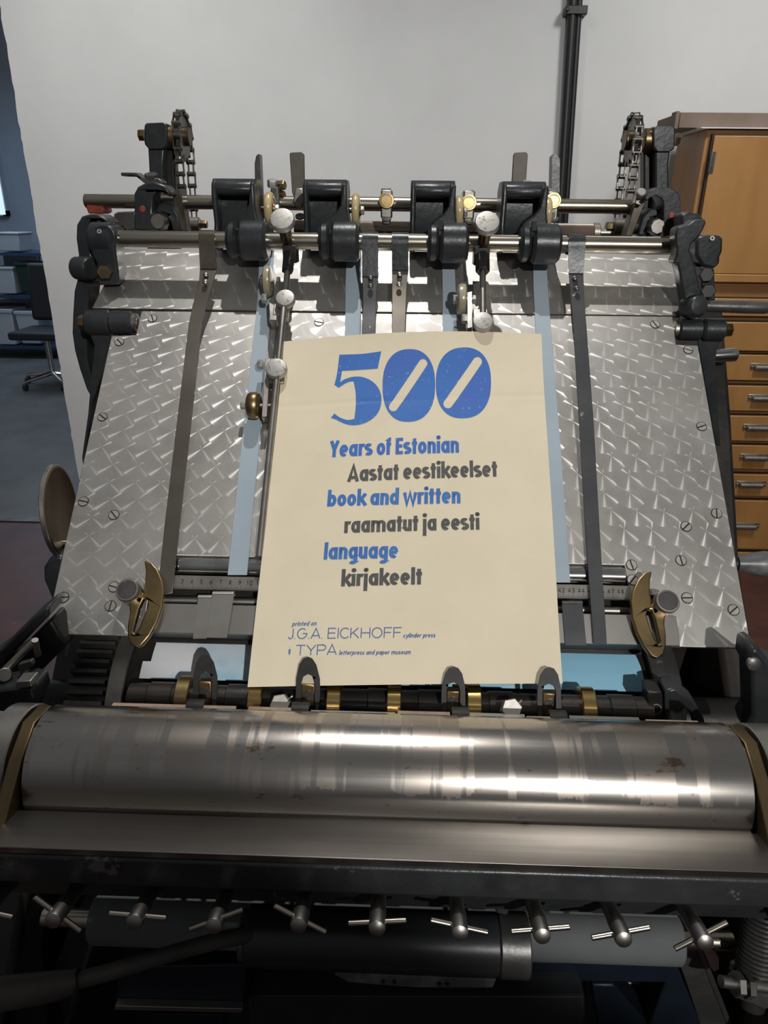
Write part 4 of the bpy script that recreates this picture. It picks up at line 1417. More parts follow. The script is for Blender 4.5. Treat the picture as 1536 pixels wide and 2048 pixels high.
def wheel_holder(label, arm, wheel_c, rpx, wpx, bolt, knob_c, krad, block, off, wm, barrel=False):
    t_ = thing('wheel_holder', label, 'wheel holder', pl(*block, off), 'wheel holders on the guide rods')
    q = MB()
    q.plprism(arm, off - 0.006, 0.012)
    obj('arm', q, MT['steel'], t_, bevel=0.0006)
    c = pl(*wheel_c, off + 0.002)
    s = mpp(*wheel_c, c.y)
    R_, w_ = rpx * s, wpx * s
    if barrel:
        pr = [(-w_ / 2, R_ * .70), (-w_ * .42, R_ * .86), (-w_ * .25, R_ * .98), (0, R_), (w_ * .25, R_ * .98), (w_ * .42, R_ * .86), (w_ / 2, R_ * .70)]
    else:
        pr = [(-w_ / 2, R_ * .3), (-w_ / 2, R_ * .84), (-w_ * .36, R_ * .95), (0, R_), (w_ * .36, R_ * .95), (w_ / 2, R_ * .84), (w_ / 2, R_ * .3)]
    wh = obj('wheel', MB().lathe(c, (1, 0, 0), pr, 36), wm, t_)
    obj('axle_nut', MB().hexa(c + Vector((-w_ * .5, 0, 0)), (-1, 0, 0), R_ * .30, w_ * .5), MT['bright'], wh)
    obj('axle_nut', MB().hexa(c + Vector((w_ * 1.3, 0, 0)), (1, 0, 0), R_ * .30, w_ * .4), MT['bright'], wh)
    obj('axle', MB().cyl(c - Vector((w_ * .7, 0, 0)), c + Vector((w_ * 1.4, 0, 0)), R_ * .15, seg=14), MT['steel'], wh)
    b = pl(*bolt, off + 0.003)
    obj('pivot_bolt', MB().hexa(b, (-1, 0, 0), 0.0055, 0.006), MT['bright'], t_)
    bc = pl(*block, off)
    q = MB(); q.box(bc, (0.017, 0.022, 0.013), exy); obj('clamp_block', q, MT['steel'], t_, bevel=0.001)
    kc_ = pl(*knob_c, off + 0.016)
    kk = knob(t_, kc_ - EN * 0.008, (KN + EN).normalized(), krad, neck=0.010, nr=0.62)
    return t_


wheel_holder('wheel holder with grey ring wheel and knob, upper one on the left guide rod', [(549, 556), (560, 553), (560, 590), (553, 640), (540, 640), (538, 600), (547, 590)], (536, 562), 30, 14,
             (534, 597), (570, 594), 0.0112, (563, 622), 0.022, MT['wheel_grey'])
wheel_holder('wheel holder with bronze barrel wheel and knob, beside the poster left edge', [(530, 718), (541, 716), (534, 832), (523, 834)], (508, 811), 27, 27,
             (526, 729), (552, 734), 0.0120, (556, 756), 0.016, MT['bronze'], barrel=True)
wheel_holder('wheel holder with grey ring wheel and knob above the poster top edge', [(935, 584), (944, 582), (944, 655), (935, 657)], (923, 599), 31, 17,
             (934, 638), (966, 640), 0.0116, (960, 640), 0.024, MT['wheel_grey'])

# ---- small clamps on the upper rod
def rod_clamp(px, py, label):
    c = at(px, py, YU - 0.016); s = mpp(px, py, YU)
    t_ = thing('rod_clamp', label, 'clamp', c, 'round faced clamps on the upper rod')
    q = MB(); q.box(Vector((c.x, YU, zu)), (0.015, 0.030, 0.034)); q.box(Vector((c.x, YU - 0.004, zu - 0.018)), (0.011, 0.018, 0.014))
    obj('block', q, MT['steel'], t_, bevel=0.002)
    obj('round_face', MB().lathe(c + Vector((0, 0.004, 0)), (0, -1, 0.15), [(0, 0.0098), (0.003, 0.0103), (0.0045, 0.0095), (0.0046, 0.0075), (0.0038, 0.007), (0.0038, 0)], 28), MT['bronze'], t_)
    q = MB().pxprism([(px - 11, py - 25), (px + 9, py - 26), (px + 6, py - 10), (px - 7, py - 10)], YU - 0.012, 0.006)
    obj('tab', q, MT['iron_grey'], t_, bevel=0.0008)
    cw = at(px, py + 35, YU - 0.012)
    obj('washer', MB().ring(cw, (0, -0.5, 0.85), 0.0062, 0.0018, 0.0025, 24), MT['bright'], t_)


rod_clamp(773, 402, 'round faced clamp on the upper rod midway between the middle brackets')
rod_clamp(938, 406, 'round faced clamp on the upper rod behind the third ring wheel')
rod_clamp(1107, 402, 'round faced clamp on the upper rod below the dark right blade')

t = thing('blade_clamp', 'iron clamp with hexagon bolts standing behind the first ring wheel', 'clamp', at(552, 415, YU))
obj('block', MB().pxprism([(541, 376), (556, 374), (560, 412), (556, 440), (542, 440), (538, 410)], YU - 0.016, 0.03), MT['iron_grey'], t, bevel=0.0015)
obj('bolt', MB().hexa(at(546, 374, YU), (0.1, -0.3, 1), 0.0075, 0.009), MT['bright'], t)
obj('bolt', MB().hexa(at(559, 371, YU), (1, -0.3, 0.1), 0.0060, 0.008), MT['bronze'], t)
obj('bolt', MB().hexa(at(558, 391, YU), (1, -0.3, 0.1), 0.0060, 0.008), MT['bronze'], t)
t = thing('blade_clamp', 'small steel clamp at the foot of the light left blade', 'clamp', at(597, 415, YU))
obj('block', MB().pxprism([(590, 377), (606, 376), (608, 404), (603, 416), (590, 414), (586, 402)], YU - 0.018, 0.03), MT['steel'], t, bevel=0.0015)
obj('washer', MB().ring(at(600, 433, YU - .012), (0, -0.5, 0.85), 0.0062, 0.0018, 0.0025, 24), MT['bright'], t)
t = thing('blade_clamp', 'hexagon bolt clamp on top of the rightmost bracket', 'clamp', at(1050, 385, YU))
obj('block', MB().pxprism([(1034, 374), (1062, 374), (1062, 420), (1038, 420)], YU - 0.014, 0.03), MT['iron_grey'], t, bevel=0.0015)
obj('bolt', MB().hexa(at(1054, 376, YU - 0.005), (0.1, -0.3, 1), 0.0080, 0.008), MT['bright'], t)

for poly, m, lab in (([(579, 309), (581, 305), (603, 304), (608, 309), (609, 372), (607, 400), (590, 402), (584, 385)], MT['stop'], 'light upright steel blade behind the second bracket'),
                     ([(509, 327), (512, 312), (517, 307), (519, 310), (523, 400), (510, 400)], MT['iron_grey'], 'dark leaning blade behind the leftmost bracket'),
                     ([(1022, 395), (1027, 310), (1030, 305), (1052, 304), (1056, 309), (1050, 395)], MT['stop'], 'light upright steel blade behind the rightmost bracket'),
                     ([(1102, 395), (1104, 312), (1110, 307), (1116, 308), (1121, 318), (1120, 395)], MT['iron_grey'], 'dark upright blade in front of the wall conduit')):
    q = MB().pxprism(poly, 1.055, 0.006 if m is MT['stop'] else 0.02)
    obj('sheet_stop', q, m, cat='sheet stop', label=lab, group='upright blades behind the rods', bevel=0.0008)

# =================================================================== ends of the rods
def tube_px(px0, py0, px1, Y, rpx):
    a_ = at(px0, py0, Y)
    return a_, Vector((xat(px1, Y, a_.z), Y, a_.z)), rpx * mpp(px0, py0, Y)


# left bearing and guard
t = thing('rod_bearing', 'black bearing with oil hole holding the left end of the lower rod', 'bearing', at(214, 570, 0.90), 'bearings of the lower rod')
q = MB().pxprism([(184, 456), (196, 449), (220, 451), (231, 462), (233, 478), (230, 497), (236, 540), (238, 569), (194, 571), (192, 524), (184, 512), (180, 480)], 0.885, 0.032)
obj('bearing_body', q, MT['iron'], t, bevel=0.004)
obj('boss', MB().cyl(Vector((xat(184, YA, zA), YA, zA)), Vector((xat(232, YA, zA), YA, zA)), 0.0185, seg=36, bev=0.003), MT['iron'], t)
obj('hex_bolt', MB().hexa(at(211, 545, 0.886), (0.1, -1, 0.15), 0.0095, 0.006), MT['bronze_dark'], t)
oh = at(199, 463, 0.8815)
obj('oil_hole', MB().ring(oh, (0, -1, 0.3), 0.0026, 0.0012, 0.002, 20), MT['bright'], t)

guard = [(220, 448), (213, 438), (200, 430), (180, 428), (163, 433), (153, 450), (152, 477), (157, 513), (147, 527), (145, 540), (155, 555), (148, 583), (145, 633), (144, 667), (149, 701), (159, 738), (173, 779), (183, 797),
         (184.5, 762), (174, 718), (173, 667), (174, 633), (180, 567), (196, 556), (198, 517), (183, 510), (178, 477), (186, 449), (200, 440)]
t = thing('chain_guard', 'black crescent shaped chain guard curving down beside the board', 'guard', at(170, 790, 0.93))
obj('guard_rim', MB().pxprism(guard, 0.915, 0.035), MT['iron'], t, bevel=0.003)
obj('boss', MB().lathe(at(146, 536, 0.915), (1, -0.35, 0), [(0, 0), (0.001, 0.008), (0.006, 0.0135), (0.024, 0.0145), (0.028, 0.012)], 28), MT['iron'], t)
cpts = [at(x, y, 0.94) for x, y in ((190, 452), (205, 441), (218, 449))]
obj('chain_end', MB().tube(cpts, 0.006, 8), MT['iron_dark'], t)

# left bolster with its arm
def bolster(label, x0p, x1p, yp, rpx, Y, cap_left, arm, bolt_px):
    A_, B_, r_ = tube_px(x0p, yp, x1p, Y, rpx)
    t_ = thing('pivot_bolster', label, 'pivot', (A_ + B_) / 2, 'pivots at the board corners')
    xm = A_.lerp(B_, 0.52)
    obj('barrel', MB().cyl(A_, xm, r_ * (0.97 if cap_left else 1.03), seg=36, bev=0.0025), MT['iron'], t_)
    obj('sleeve', MB().cyl(xm, B_, r_ * (1.03 if cap_left else 0.98), seg=36, bev=0.0025), MT['iron'], t_)
    obj('arm', MB().pxprism(arm, Y - 0.004, 0.022), MT['iron'], t_, bevel=0.002)
    if cap_left:
        obj('cap_bolt', MB().lathe(A_, (-1, 0, 0), [(0, r_ * .8), (0.004, r_ * .8), (0.005, r_ * .5), (0.006, r_ * .5), (0.010, 0)], 24), MT['steel'], t_)
        obj('hex_bolt', MB().hexa(B_, (1, 0, 0), r_ * .62, 0.009), MT['bronze'], t_)
    else:
        obj('cap_bolt', MB().lathe(B_, (1, 0, 0), [(0, r_ * .8), (0.004, r_ * .8), (0.005, r_ * .5), (0.006, r_ * .5), (0.010, 0)], 24), MT['steel'], t_)
        obj('hex_bolt', MB().hexa(A_, (-1, 0, 0), r_ * .62, 0.009), MT['bronze'], t_)


bolster('black pivot at the upper left corner of the board', 174, 268, 645, 24, 0.868, False,
        [(176, 650), (225, 652), (224, 672), (200, 760), (185, 805), (172, 895), (166, 930), (164, 915), (176, 830), (184, 740), (189, 690), (180, 668)], None)
bolster('black pivot at the upper right corner of the board', 1353, 1447, 659, 22, 0.868, True,
        [(1393, 665), (1446, 660), (1444, 680), (1434, 699), (1431, 732), (1434, 781), (1438, 846), (1443, 944), (1440, 945), (1428, 870), (1414, 791), (1398, 700)], None)
for px0, py0, px1, py1, lab in ((160, 432, 0, 0, ''),):
    pass
t = thing('end_block', 'grey iron block with hole under the free end of the upper rod', 'block', at(250, 460, 0.99))
obj('block_body', MB().pxprism([(227, 428), (235, 424), (271, 422), (274, 458), (262, 462), (228, 462)], 0.98, 0.04), MT['iron_grey'], t, bevel=0.003)
obj('screw_hole', MB().ring(at(247, 455, 0.979), (0, -1, 0.2), 0.003, 0.0014, 0.003, 18), MT['iron_dark'], t)
q = MB().pxprism([(171, 412), (176, 409), (206, 414), (208, 424), (200, 428), (176, 427)], 1.012, 0.03)
obj('red_wedge', q, MT['red'], cat='wedge', label='small red painted wedge under the free left end of the upper rod', bevel=0.0015)


# ---- C shaped arms at both ends
def c_arm(label, outline, lower_arch, pin, bar, lever, right):
    t_ = thing('hooked_arm', label, 'arm', at(outline[0][0], outline[0][1], 0.985), 'hooked cast arms at the rod ends')
    obj('hook_casting', MB().pxprism(outline, 0.975, 0.032), MT['iron_grey'] if False else MT['iron'], t_, bevel=0.0022)
    obj('inner_arch', MB().pxprism(lower_arch, 0.992, 0.03), MT['iron'], t_, bevel=0.002)
    c_ = at(*pin, 0.974)
    obj('pin', MB().cyl(c_, c_ + Vector((0.0, 0.02, 0)), 0.0095, seg=8 if right else 28, bev=0.001), MT['steel'], t_)
    obj('clamp_bar', MB().pxprism(bar, 1.0, 0.022), MT['strap_hook'], t_, bevel=0.001)
    mark = at(*( (1344, 430) if right else (285, 418)), 0.9745)
    obj('red_mark', MB().lathe(mark, (0, -1, 0), [(0, 0.004), (0.0006, 0.0036), (0.0008, 0)], 14), MT['red'], t_)
    return t_


tl_ = c_arm('hooked cast iron arm at the left end of the rods, below the chain post',
            [(268, 460), (268, 387), (275, 374), (290, 366), (310, 364), (330, 371), (343, 387), (338, 394), (325, 384), (313, 383), (306, 392), (304, 425), (321, 428), (322, 460), (300, 464)],
            [(308, 420), (318, 408), (333, 405), (347, 412), (357, 432), (362, 462), (346, 464), (340, 442), (330, 428), (320, 430)],
            (315, 443), [(345, 380), (362, 377), (364, 400), (374, 462), (359, 464), (347, 412)], None, False)
q = MB().pxprism([(241, 345), (273, 345), (287, 355), (318, 357), (326, 364), (322, 372), (288, 366), (272, 353), (242, 352)], 0.985, 0.018)
t = thing('trip_lever', 'small flat steel lever bolted on the left hooked arm', 'lever', at(285, 365, 0.99))
obj('lever_plate', q, MT['iron_grey'], t, bevel=0.001)
obj('bolt', MB().hexa(at(304, 357, 0.992), (0, -0.3, 1), 0.009, 0.006), MT['iron_grey'], t)
tr_ = c_arm('hooked cast iron arm at the right end of the rods, before the cabinet',
            [(1289, 397), (1296, 384), (1310, 376), (1327, 373), (1344, 376), (1357, 385), (1361, 399), (1362, 465), (1327, 474), (1327, 405), (1321, 394), (1312, 390), (1302, 394), (1295, 402)],
            [(1287, 432), (1297, 420), (1312, 416), (1325, 426), (1326, 470), (1314, 472), (1312, 447), (1305, 436), (1297, 442), (1290, 472), (1276, 472)],
            (1316, 453), [(1268, 414), (1279, 395), (1291, 404), (1283, 425), (1264, 473), (1250, 473)], None, True)
t = thing('locking_stud', 'small round headed stud at the right end of the upper rod', 'stud', at(1280, 400, 0.995))
obj('stud_head', MB().lathe(at(1281, 388, 0.985), KN, [(-0.003, 0.005), (0, 0.0058), (0.004, 0.0058), (0.005, 0.005), (0.0051, 0)], 24), MT['bright'], t)
obj('stud_body', MB().pxprism([(1273, 391), (1280, 396), (1290, 398), (1283, 412), (1270, 408)], 0.99, 0.012), MT['steel'], t, bevel=0.001)


def chain_nut(label, x0p, x1p, yp, rpx, left):
    A_, B_, r_ = tube_px(x0p, yp, x1p, 1.06, rpx)
    t_ = thing('chain_tensioner', label, 'tensioner', (A_ + B_) / 2, 'tensioner drums at the lower chain ends')
    obj('drum', MB().cyl(A_, B_, r_, seg=32, bev=0.001), MT['steel'], t_)
    e, d = (B_, (1, 0, 0)) if left else (A_, (-1, 0, 0))
    obj('nut', MB().hexa(e, d, r_ * .62, 0.010), MT['bronze_dark'], t_)


chain_nut('steel tensioner drum with nut below the left chain', 374, 400, 448, 13, True)
chain_nut('steel tensioner drum with nut below the right chain', 1226, 1258, 455, 17, False)


# ---- chain posts
def chain_post(side, head, stem, bolt, bush, spr, label, label_c, strands):
    t_ = thing('chain_post', label, 'post', at(stem[3][0], stem[3][1], 1.11), 'cast posts carrying the sprockets')
    obj('post_head', MB().pxprism(head, 1.095, 0.036), MT['iron'], t_, bevel=0.004)
    obj('post_stem', MB().pxprism(stem, 1.100, 0.026), MT['iron'], t_, bevel=0.003)
    web = [(x + (22 if side < 0 else -22), y) for x, y in stem]
    obj('post_web', MB().pxprism(web, 1.118, 0.02), MT['iron_dark'], t_, bevel=0.002)
    A_, B_, r_ = tube_px(bush[0], bush[2], bush[1], 1.113, bush[3])
    obj('bushing', MB().cyl(A_, B_, r_, seg=32, bev=0.001), MT['bronze'], t_)
    A_, B_, r_ = tube_px(bolt[0], bolt[2], bolt[1], 1.113, bolt[3])
    obj('hex_bolt', MB().hexa(A_ if side > 0 else B_, (side, 0, 0), r_, (B_ - A_).length, 0.08), MT['bronze'], t_)
    # sprocket
    sc = at(spr[0], spr[1], 1.113); sR = spr[2] * mpp(spr[0], spr[1], 1.113)
    nt_ = 14
    poly = []
    for k in range(nt_):
        a_ = 2 * math.pi * k / nt_
        for da, rr in ((-0.15, 0.80), (-0.06, 0.99), (0.06, 0.99), (0.15, 0.80)):
            poly.append((sc.y + sR * rr * math.cos(a_ + da), sc.z - H + sR * rr * math.sin(a_ + da)))
    q = MB().xprism(poly, sc.x - 0.0028, sc.x + 0.0028)
    sp_ = obj('sprocket', q, MT['iron_grey'], t_, smooth=20)
    obj('sprocket_boss', MB().cyl(sc - Vector((0.010, 0, 0)), sc + Vector((0.010, 0, 0)), sR * .38, seg=28, bev=0.001), MT['bronze_dark'], sp_)
    # the chain: over the sprocket and down on both sides
    path = []
    front, backs = strands
    Rp = sR * 0.93
    yf, yb = sc.y - Rp, sc.y + Rp
    def down(y_, ylow, zlow, n):
        return [Vector((sc.x, y_ + (ylow - y_) * k / n, sc.z + (zlow - sc.z) * k / n)) for k in range(n + 1)]
    zl_ = H - 0.045
    fr_ = down(yf, yf + 0.004, zl_ + 0.012, 40)
    bk_ = down(yb, yb - 0.012, zl_ - 0.012, 40)
    arc = [Vector((sc.x, sc.y + Rp * math.cos(a_), sc.z + Rp * math.sin(a_))) for a_ in [math.pi - math.pi * k / 40 for k in range(1, 40)]]
    path = list(reversed(fr_)) + arc + bk_
    d_ = [0]
    for a_, b_ in zip(path, path[1:]):
        d_.append(d_[-1] + (b_ - a_).length)
    def along(s_):
        s_ = min(max(s_, 0), d_[-1] - 1e-6)
        for i in range(len(d_) - 1):
            if d_[i + 1] >= s_:
                return path[i].lerp(path[i + 1], (s_ - d_[i]) / (d_[i + 1] - d_[i]))
    pitch = 0.0158
    n = int(d_[-1] / pitch)
    c_ = thing('roller_chain', label_c, 'chain', path[0], 'roller chains over the sprockets')
    for i in range(n):
        a_, b_ = along(i * pitch), along((i + 1) * pitch)
        wide = 0.0052 if i % 2 else 0.0036
        q = MB()
        dd_ = (b_ - a_).normalized()
        nn_ = Vector((1, 0, 0)).cross(dd_)
        for sx in (-1, 1):
            loop = []
            hw_ = 0.0034
            for k in range(9):
                an = math.pi / 2 + math.pi * k / 8
                loop.append((hw_ * math.cos(an), hw_ * math.sin(an)))
            Lp_ = (b_ - a_).length
            loop += [(Lp_ * .35, -hw_ * .62), (Lp_ * .65, -hw_ * .62)]
            for k in range(9):
                an = -math.pi / 2 + math.pi * k / 8
                loop.append((Lp_ + hw_ * math.cos(an), hw_ * math.sin(an)))
            loop += [(Lp_ * .65, hw_ * .62), (Lp_ * .35, hw_ * .62)]
            x_ = sx * wide
            q.prism([loop], lambda a, b, d: a_ + dd_ * a + nn_ * b + Vector((d, 0, 0)), x_ - 0.0007, x_ + 0.0007)
        if i % 2:
            for e in (a_, b_):
                q.cyl(e - Vector((0.0066, 0, 0)), e + Vector((0.0066, 0, 0)), 0.0017, seg=10)
        else:
            for e in (a_, b_):
                q.cyl(e - Vector((0.003, 0, 0)), e + Vector((0.003, 0, 0)), 0.0031, seg=12)
        obj('link', q, MT['chain'], c_)


chain_post(-1, [(288, 250), (292, 246), (330, 245), (335, 250), (335, 290), (328, 298), (297, 298), (288, 288)],
           [(295, 292), (330, 292), (327, 330), (332, 470), (340, 590), (300, 590), (292, 470), (298, 350)],
           (278, 289, 270, 11), (333, 352, 274, 21), (366, 273, 46),
           'black cast post with brass bushing at the left, in front of the white wall', 'steel roller chain hanging from the left sprocket', ((357, 372), (385, 393)))
chain_post(1, [(1305, 257), (1310, 252), (1348, 252), (1351, 258), (1350, 296), (1342, 303), (1312, 303), (1306, 294)],
           [(1310, 296), (1342, 296), (1338, 330), (1340, 470), (1335, 600), (1297, 600), (1302, 470), (1310, 370)],
           (1350, 1358, 279, 12), (1285, 1308, 281, 22), (1263, 281, 48),
           'black cast post with brass bushing at the right, in front of the wooden cabinet', 'steel roller chain hanging from the right sprocket', ((1282, 1270), (1255, 1240)))

# ---- right bearing, star lever
t = thing('rod_bearing', 'black bearing behind the throw lever at the right end of the lower rod', 'bearing', at(1417, 600, 0.91), 'bearings of the lower rod')
obj('bearing_body', MB().pxprism([(1393, 478), (1402, 472), (1440, 470), (1447, 478), (1446, 503), (1441, 514), (1441, 526), (1428, 539), (1404, 532), (1392, 512)], 0.90, 0.035), MT['iron'], t, bevel=0.004)
obj('foot', MB().pxprism([(1402, 533), (1429, 537), (1431, 602), (1404, 602)], 0.895, 0.04), MT['iron'], t, bevel=0.002)
obj('hex_bolt', MB().hexa(at(1411, 551, 0.896), (-0.1, -1, 0.2), 0.0088, 0.006), MT['finger'], t)
obj('hex_bolt', MB().hexa(at(1414, 583, 0.894), (-0.1, -1, 0.2), 0.0088, 0.006), MT['finger'], t)
obj('oil_hole', MB().ring(at(1424, 477, 0.899), (0, -1, 0.4), 0.0028, 0.0012, 0.002, 20), MT['bright'], t)
obj('arch', MB().pxprism([(1362, 430), (1380, 424), (1400, 429), (1410, 441), (1402, 470), (1364, 470)], 0.93, 0.03), MT['iron'], t, bevel=0.003)

star = [(1412, 439), (1412.5, 447), (1407, 460), (1401, 470), (1392, 480), (1384, 487), (1380, 499), (1386, 515), (1392, 538), (1400, 570), (1407, 600), (1408, 618), (1404, 628), (1395, 635), (1381, 634),
        (1372.5, 622), (1368, 595), (1363, 569), (1359, 545), (1355, 528), (1347, 528), (1349, 520), (1353, 511), (1354, 498), (1351, 484), (1351, 470), (1352, 461), (1357, 454), (1367, 452), (1378, 449), (1389, 441)]
t = thing('throw_lever', 'dark polished throw lever with round handle pointing right at the rod end', 'lever', at(1388, 610, 0.865))
obj('lever_arm', MB().pxprism(star, 0.862, 0.022), MT['iron'], t, bevel=0.005)
c = at(1390, 612, 0.860)
obj('hub', MB().lathe(c, (0.2, -1, 0.2), [(-0.012, 0.0135), (0.004, 0.0135), (0.009, 0.010), (0.011, 0.0)], 28), MT['iron'], t)
A_ = at(1398, 612, 0.866); B_ = at(1546, 616, 0.866)
L = (B_ - A_).length
obj('handle', MB().lathe(A_, B_ - A_, [(0, 0.0065), (L * .2, 0.0066), (L * .6, 0.0072), (L * .9, 0.0068), (L * .97, 0.005), (L, 0)], 24), MT['iron_grey'], t)

# ---- handles at the right side, wheel at the left side
A_ = at(1425, 712, 0.90); B_ = at(1476, 709, 0.90)
L = (B_ - A_).length
obj('chrome_knob', MB().lathe(A_, B_ - A_, [(0, 0.0072), (L * .75, 0.0084), (L * .9, 0.0082), (L * .97, 0.006), (L, 0)], 28), MT['chrome'], cat='knob', label='polished steel knob sticking out beside the right board pivot')
A_ = at(1462, 1127, 0.69); B_ = at(1560, 1128, 0.69)
L = (B_ - A_).length
t = thing('crank_handle', 'worn grey pear shaped handle beyond the right edge of the board', 'handle', (A_ + B_) / 2)
obj('grip', MB().lathe(A_, B_ - A_, [(0.006, 0.0085), (L * .28, 0.0095), (L * .5, 0.0125), (L * .68, 0.0140), (L * .8, 0.0130), (L * .92, 0.008), (L, 0)], 32), MT['handle_grey'], t)
obj('ferrule', MB().cyl(A_ - (B_ - A_) * 0.3, A_ + (B_ - A_) * 0.08, 0.008, seg=20), MT['iron_dark'], t)

c = at(121, 1023, 0.70)
wd = Vector((1, 0.15, 0.05)).normalized()
_, uu, ww = frame_from(wd)
t = thing('side_disc', 'thin dark bronze disc wheel standing beside the left edge of the board', 'disc', c - Vector((0, 0, 0.05)))
q = MB().lathe(c, wd, [(-0.0045, 0), (-0.0045, 0.046), (-0.003, 0.0500), (0.001, 0.0505), (0.0025, 0.0485), (0.0022, 0.046), (0.001, 0.044), (0.001, 0)], 64)
obj('disc_plate', q, MT['bronze_dark'], t)
obj('rim', MB().ring(c + wd * -0.001, wd, 0.0515, 0.0470, 0.0052, 64, 0.0008), MT['steel'], t)
pA = at(100, 1086, 0.685); 
obj('pin_shaft', MB().cyl(pA, pA + Vector((0.05, 0, 0)), 0.0042, seg=16), MT['rod'], t)
t = thing('side_bearing', 'rounded black bearing casting below the bronze disc', 'bearing', at(100, 1200, 0.67))
obj('casting', MB().pxprism([(86, 1136), (96, 1120), (118, 1110), (128, 1120), (120, 1190), (106, 1205), (96, 1180), (87, 1160)], 0.66, 0.05), MT['iron'], t, bevel=0.006)

# ---- castings at the lower left and right
t = thing('side_rail', 'black sloping side rail at the lower left, beside the red floor', 'rail', at(40, 1300, 0.56))
obj('rail_bar', MB().pxprism([(-40, 1330), (0, 1300), (60, 1240), (96, 1212), (98, 1232), (60, 1272), (6, 1330), (-40, 1360)], 0.56, 0.03), MT['iron'], t, bevel=0.003)
obj('rail_web', MB().pxprism([(-40, 1352), (30, 1310), (100, 1240), (135, 1290), (80, 1345), (-40, 1400)], 0.575, 0.03), MT['iron_dark'], t, bevel=0.003)
A_, B_ = at(-14, 1366, 0.535), at(69, 1282, 0.555)
t = thing('link_rod', 'round steel link rod with eye slanting up at the lower left', 'rod', A_)
obj('rod_bar', MB().cyl(A_, B_, 0.0040, seg=18), MT['rod'], t)
obj('eye', MB().cyl(at(9, 1350, 0.525), at(9, 1350, 0.54), 0.0065, seg=20, bev=0.001), MT['steel'], t)
obj('pin', MB().cyl(at(70, 1280, 0.545), at(76, 1310, 0.55), 0.0030, seg=14), MT['steel'], t)
t = thing('corner_casting', 'black corner casting with clamp bolt at the left end of the big roller', 'casting', at(40, 1440, 0.50), 'corner castings beside the big roller')
obj('casting', MB().pxprism([(-40, 1385), (0, 1380), (40, 1374), (66, 1378), (72, 1400), (56, 1440), (0, 1500), (-40, 1500)], 0.512, 0.03), MT['iron'], t, bevel=0.004)
obj('clamp_bolt', MB().pxprism([(31, 1364), (61, 1362), (65, 1374), (30, 1378)], 0.508, 0.014), MT['steel2'], t, bevel=0.001)
obj('plate', MB().pxprism([(35, 1330), (62, 1322), (66, 1332), (40, 1350)], 0.53, 0.006), MT['iron_grey'], t, bevel=0.001)
t = thing('corner_casting', 'glossy black corner casting at the right end of the big roller', 'casting', at(1510, 1440, 0.50), 'corner castings beside the big roller')
obj('casting', MB().pxprism([(1496, 1330), (1500, 1300), (1518, 1296), (1545, 1330), (1580, 1340), (1580, 1480), (1500, 1478), (1494, 1452), (1506, 1432), (1504, 1345)], 0.53, 0.03), MT['iron'], t, bevel=0.005)
obj('cap_screw', MB().lathe(at(1505, 1326, 0.529), (0, -1, 0.3), [(0, 0.006), (0.003, 0.006), (0.004, 0.004), (0.004, 0)], 20), MT['iron_grey'], t)

t = thing('sheet_lever', 'curved black lever dropping behind the right end of the big roller', 'lever', at(1400, 1440, 0.56))
obj('lever_arm', MB().pxprism([(1330, 1382), (1347, 1378), (1360, 1382), (1392, 1408), (1408, 1436), (1416, 1470), (1399, 1470), (1392, 1444), (1380, 1424), (1358, 1404), (1340, 1402), (1338, 1470), (1330, 1470)], 0.545, 0.022), MT['iron'], t, bevel=0.003)
t = thing('stop_block', 'dark iron block with a round hole right of the brass rings', 'block', at(1310, 1440, 0.55))
obj('block_body', MB().pxprism([(1294, 1384), (1324, 1383), (1327, 1400), (1327, 1450), (1292, 1450), (1296, 1404)], 0.548, 0.02), MT['iron_dark'], t, bevel=0.0015)
obj('hole', MB().ring(at(1312, 1418, 0.547), (0, -1, 0.4), 0.0052, 0.004, 0.002, 24), MT['iron_grey'], t)

# =================================================================== brass hook guides
HK = [(288, 1121), (303, 1124), (316, 1139), (325, 1161), (328, 1182), (324, 1215), (313, 1246), (298, 1273), (284, 1290), (271, 1295), (259, 1286), (254.5, 1269.5), (255, 1249), (259, 1226), (258, 1211),
      (247, 1200), (252, 1176), (262, 1170), (281, 1180), (286, 1187), (290.5, 1160), (291, 1142)]
HKh = [(294, 1197), (296, 1208), (288, 1232), (278, 1256), (269, 1268), (266, 1263), (271, 1243), (278, 1216), (286, 1198)]


def hook(label, fn2, bolt):
    t_ = thing('guide_hook', label, 'hook', pl(*fn2(271, 1240), 0.01), 'brass hooks at the bottom of the board')
    ou = [fn2(*p) for p in HK]; ho = [fn2(*p) for p in HKh]
    obj('hook_body', MB().plprism(ou, 0.008, 0.0065, [ho]), MT['bronze'], t_, bevel=0.0014, bseg=3)
    c_ = pl(*bolt, 0.010)
    obj('collar', MB().lathe(c_, EN, [(-0.010, 0.0105), (0.0065, 0.0118), (0.0085, 0.0118)], 32), MT['steel'], t_)
    bh_ = obj('bolt_head', MB().lathe(c_ + EN * 0.0085, EN, [(0, 0.0116), (0.004, 0.0116), (0.0055, 0.0108), (0.0056, 0.0092), (0.0050, 0.0088), (0.0050, 0)], 36), MT['steel'], t_)
    obj('dark_face', MB().lathe(c_ + EN * 0.0135, EN, [(0, 0.0088), (0.0004, 0.0086), (0.0005, 0)], 36), MT['iron_grey'], bh_)
    return t_


hook('curved brass hook with round steel bolt at the lower left of the board', lambda x, y: (x, y), (263.5, 1188))


def mir(x, y):
    # the right hook is the mirror image, a little larger and turned
    dx, dy = 264 - x, y - 1182
    a_ = rad(2.0); s = 1.0
    return 1326 + (dx * math.cos(a_) - dy * math.sin(a_)) * s, 1204 + (dx * math.sin(a_) + dy * math.cos(a_)) * s


hook('curved brass hook with round steel bolt at the lower right of the board', mir, (1326, 1210))

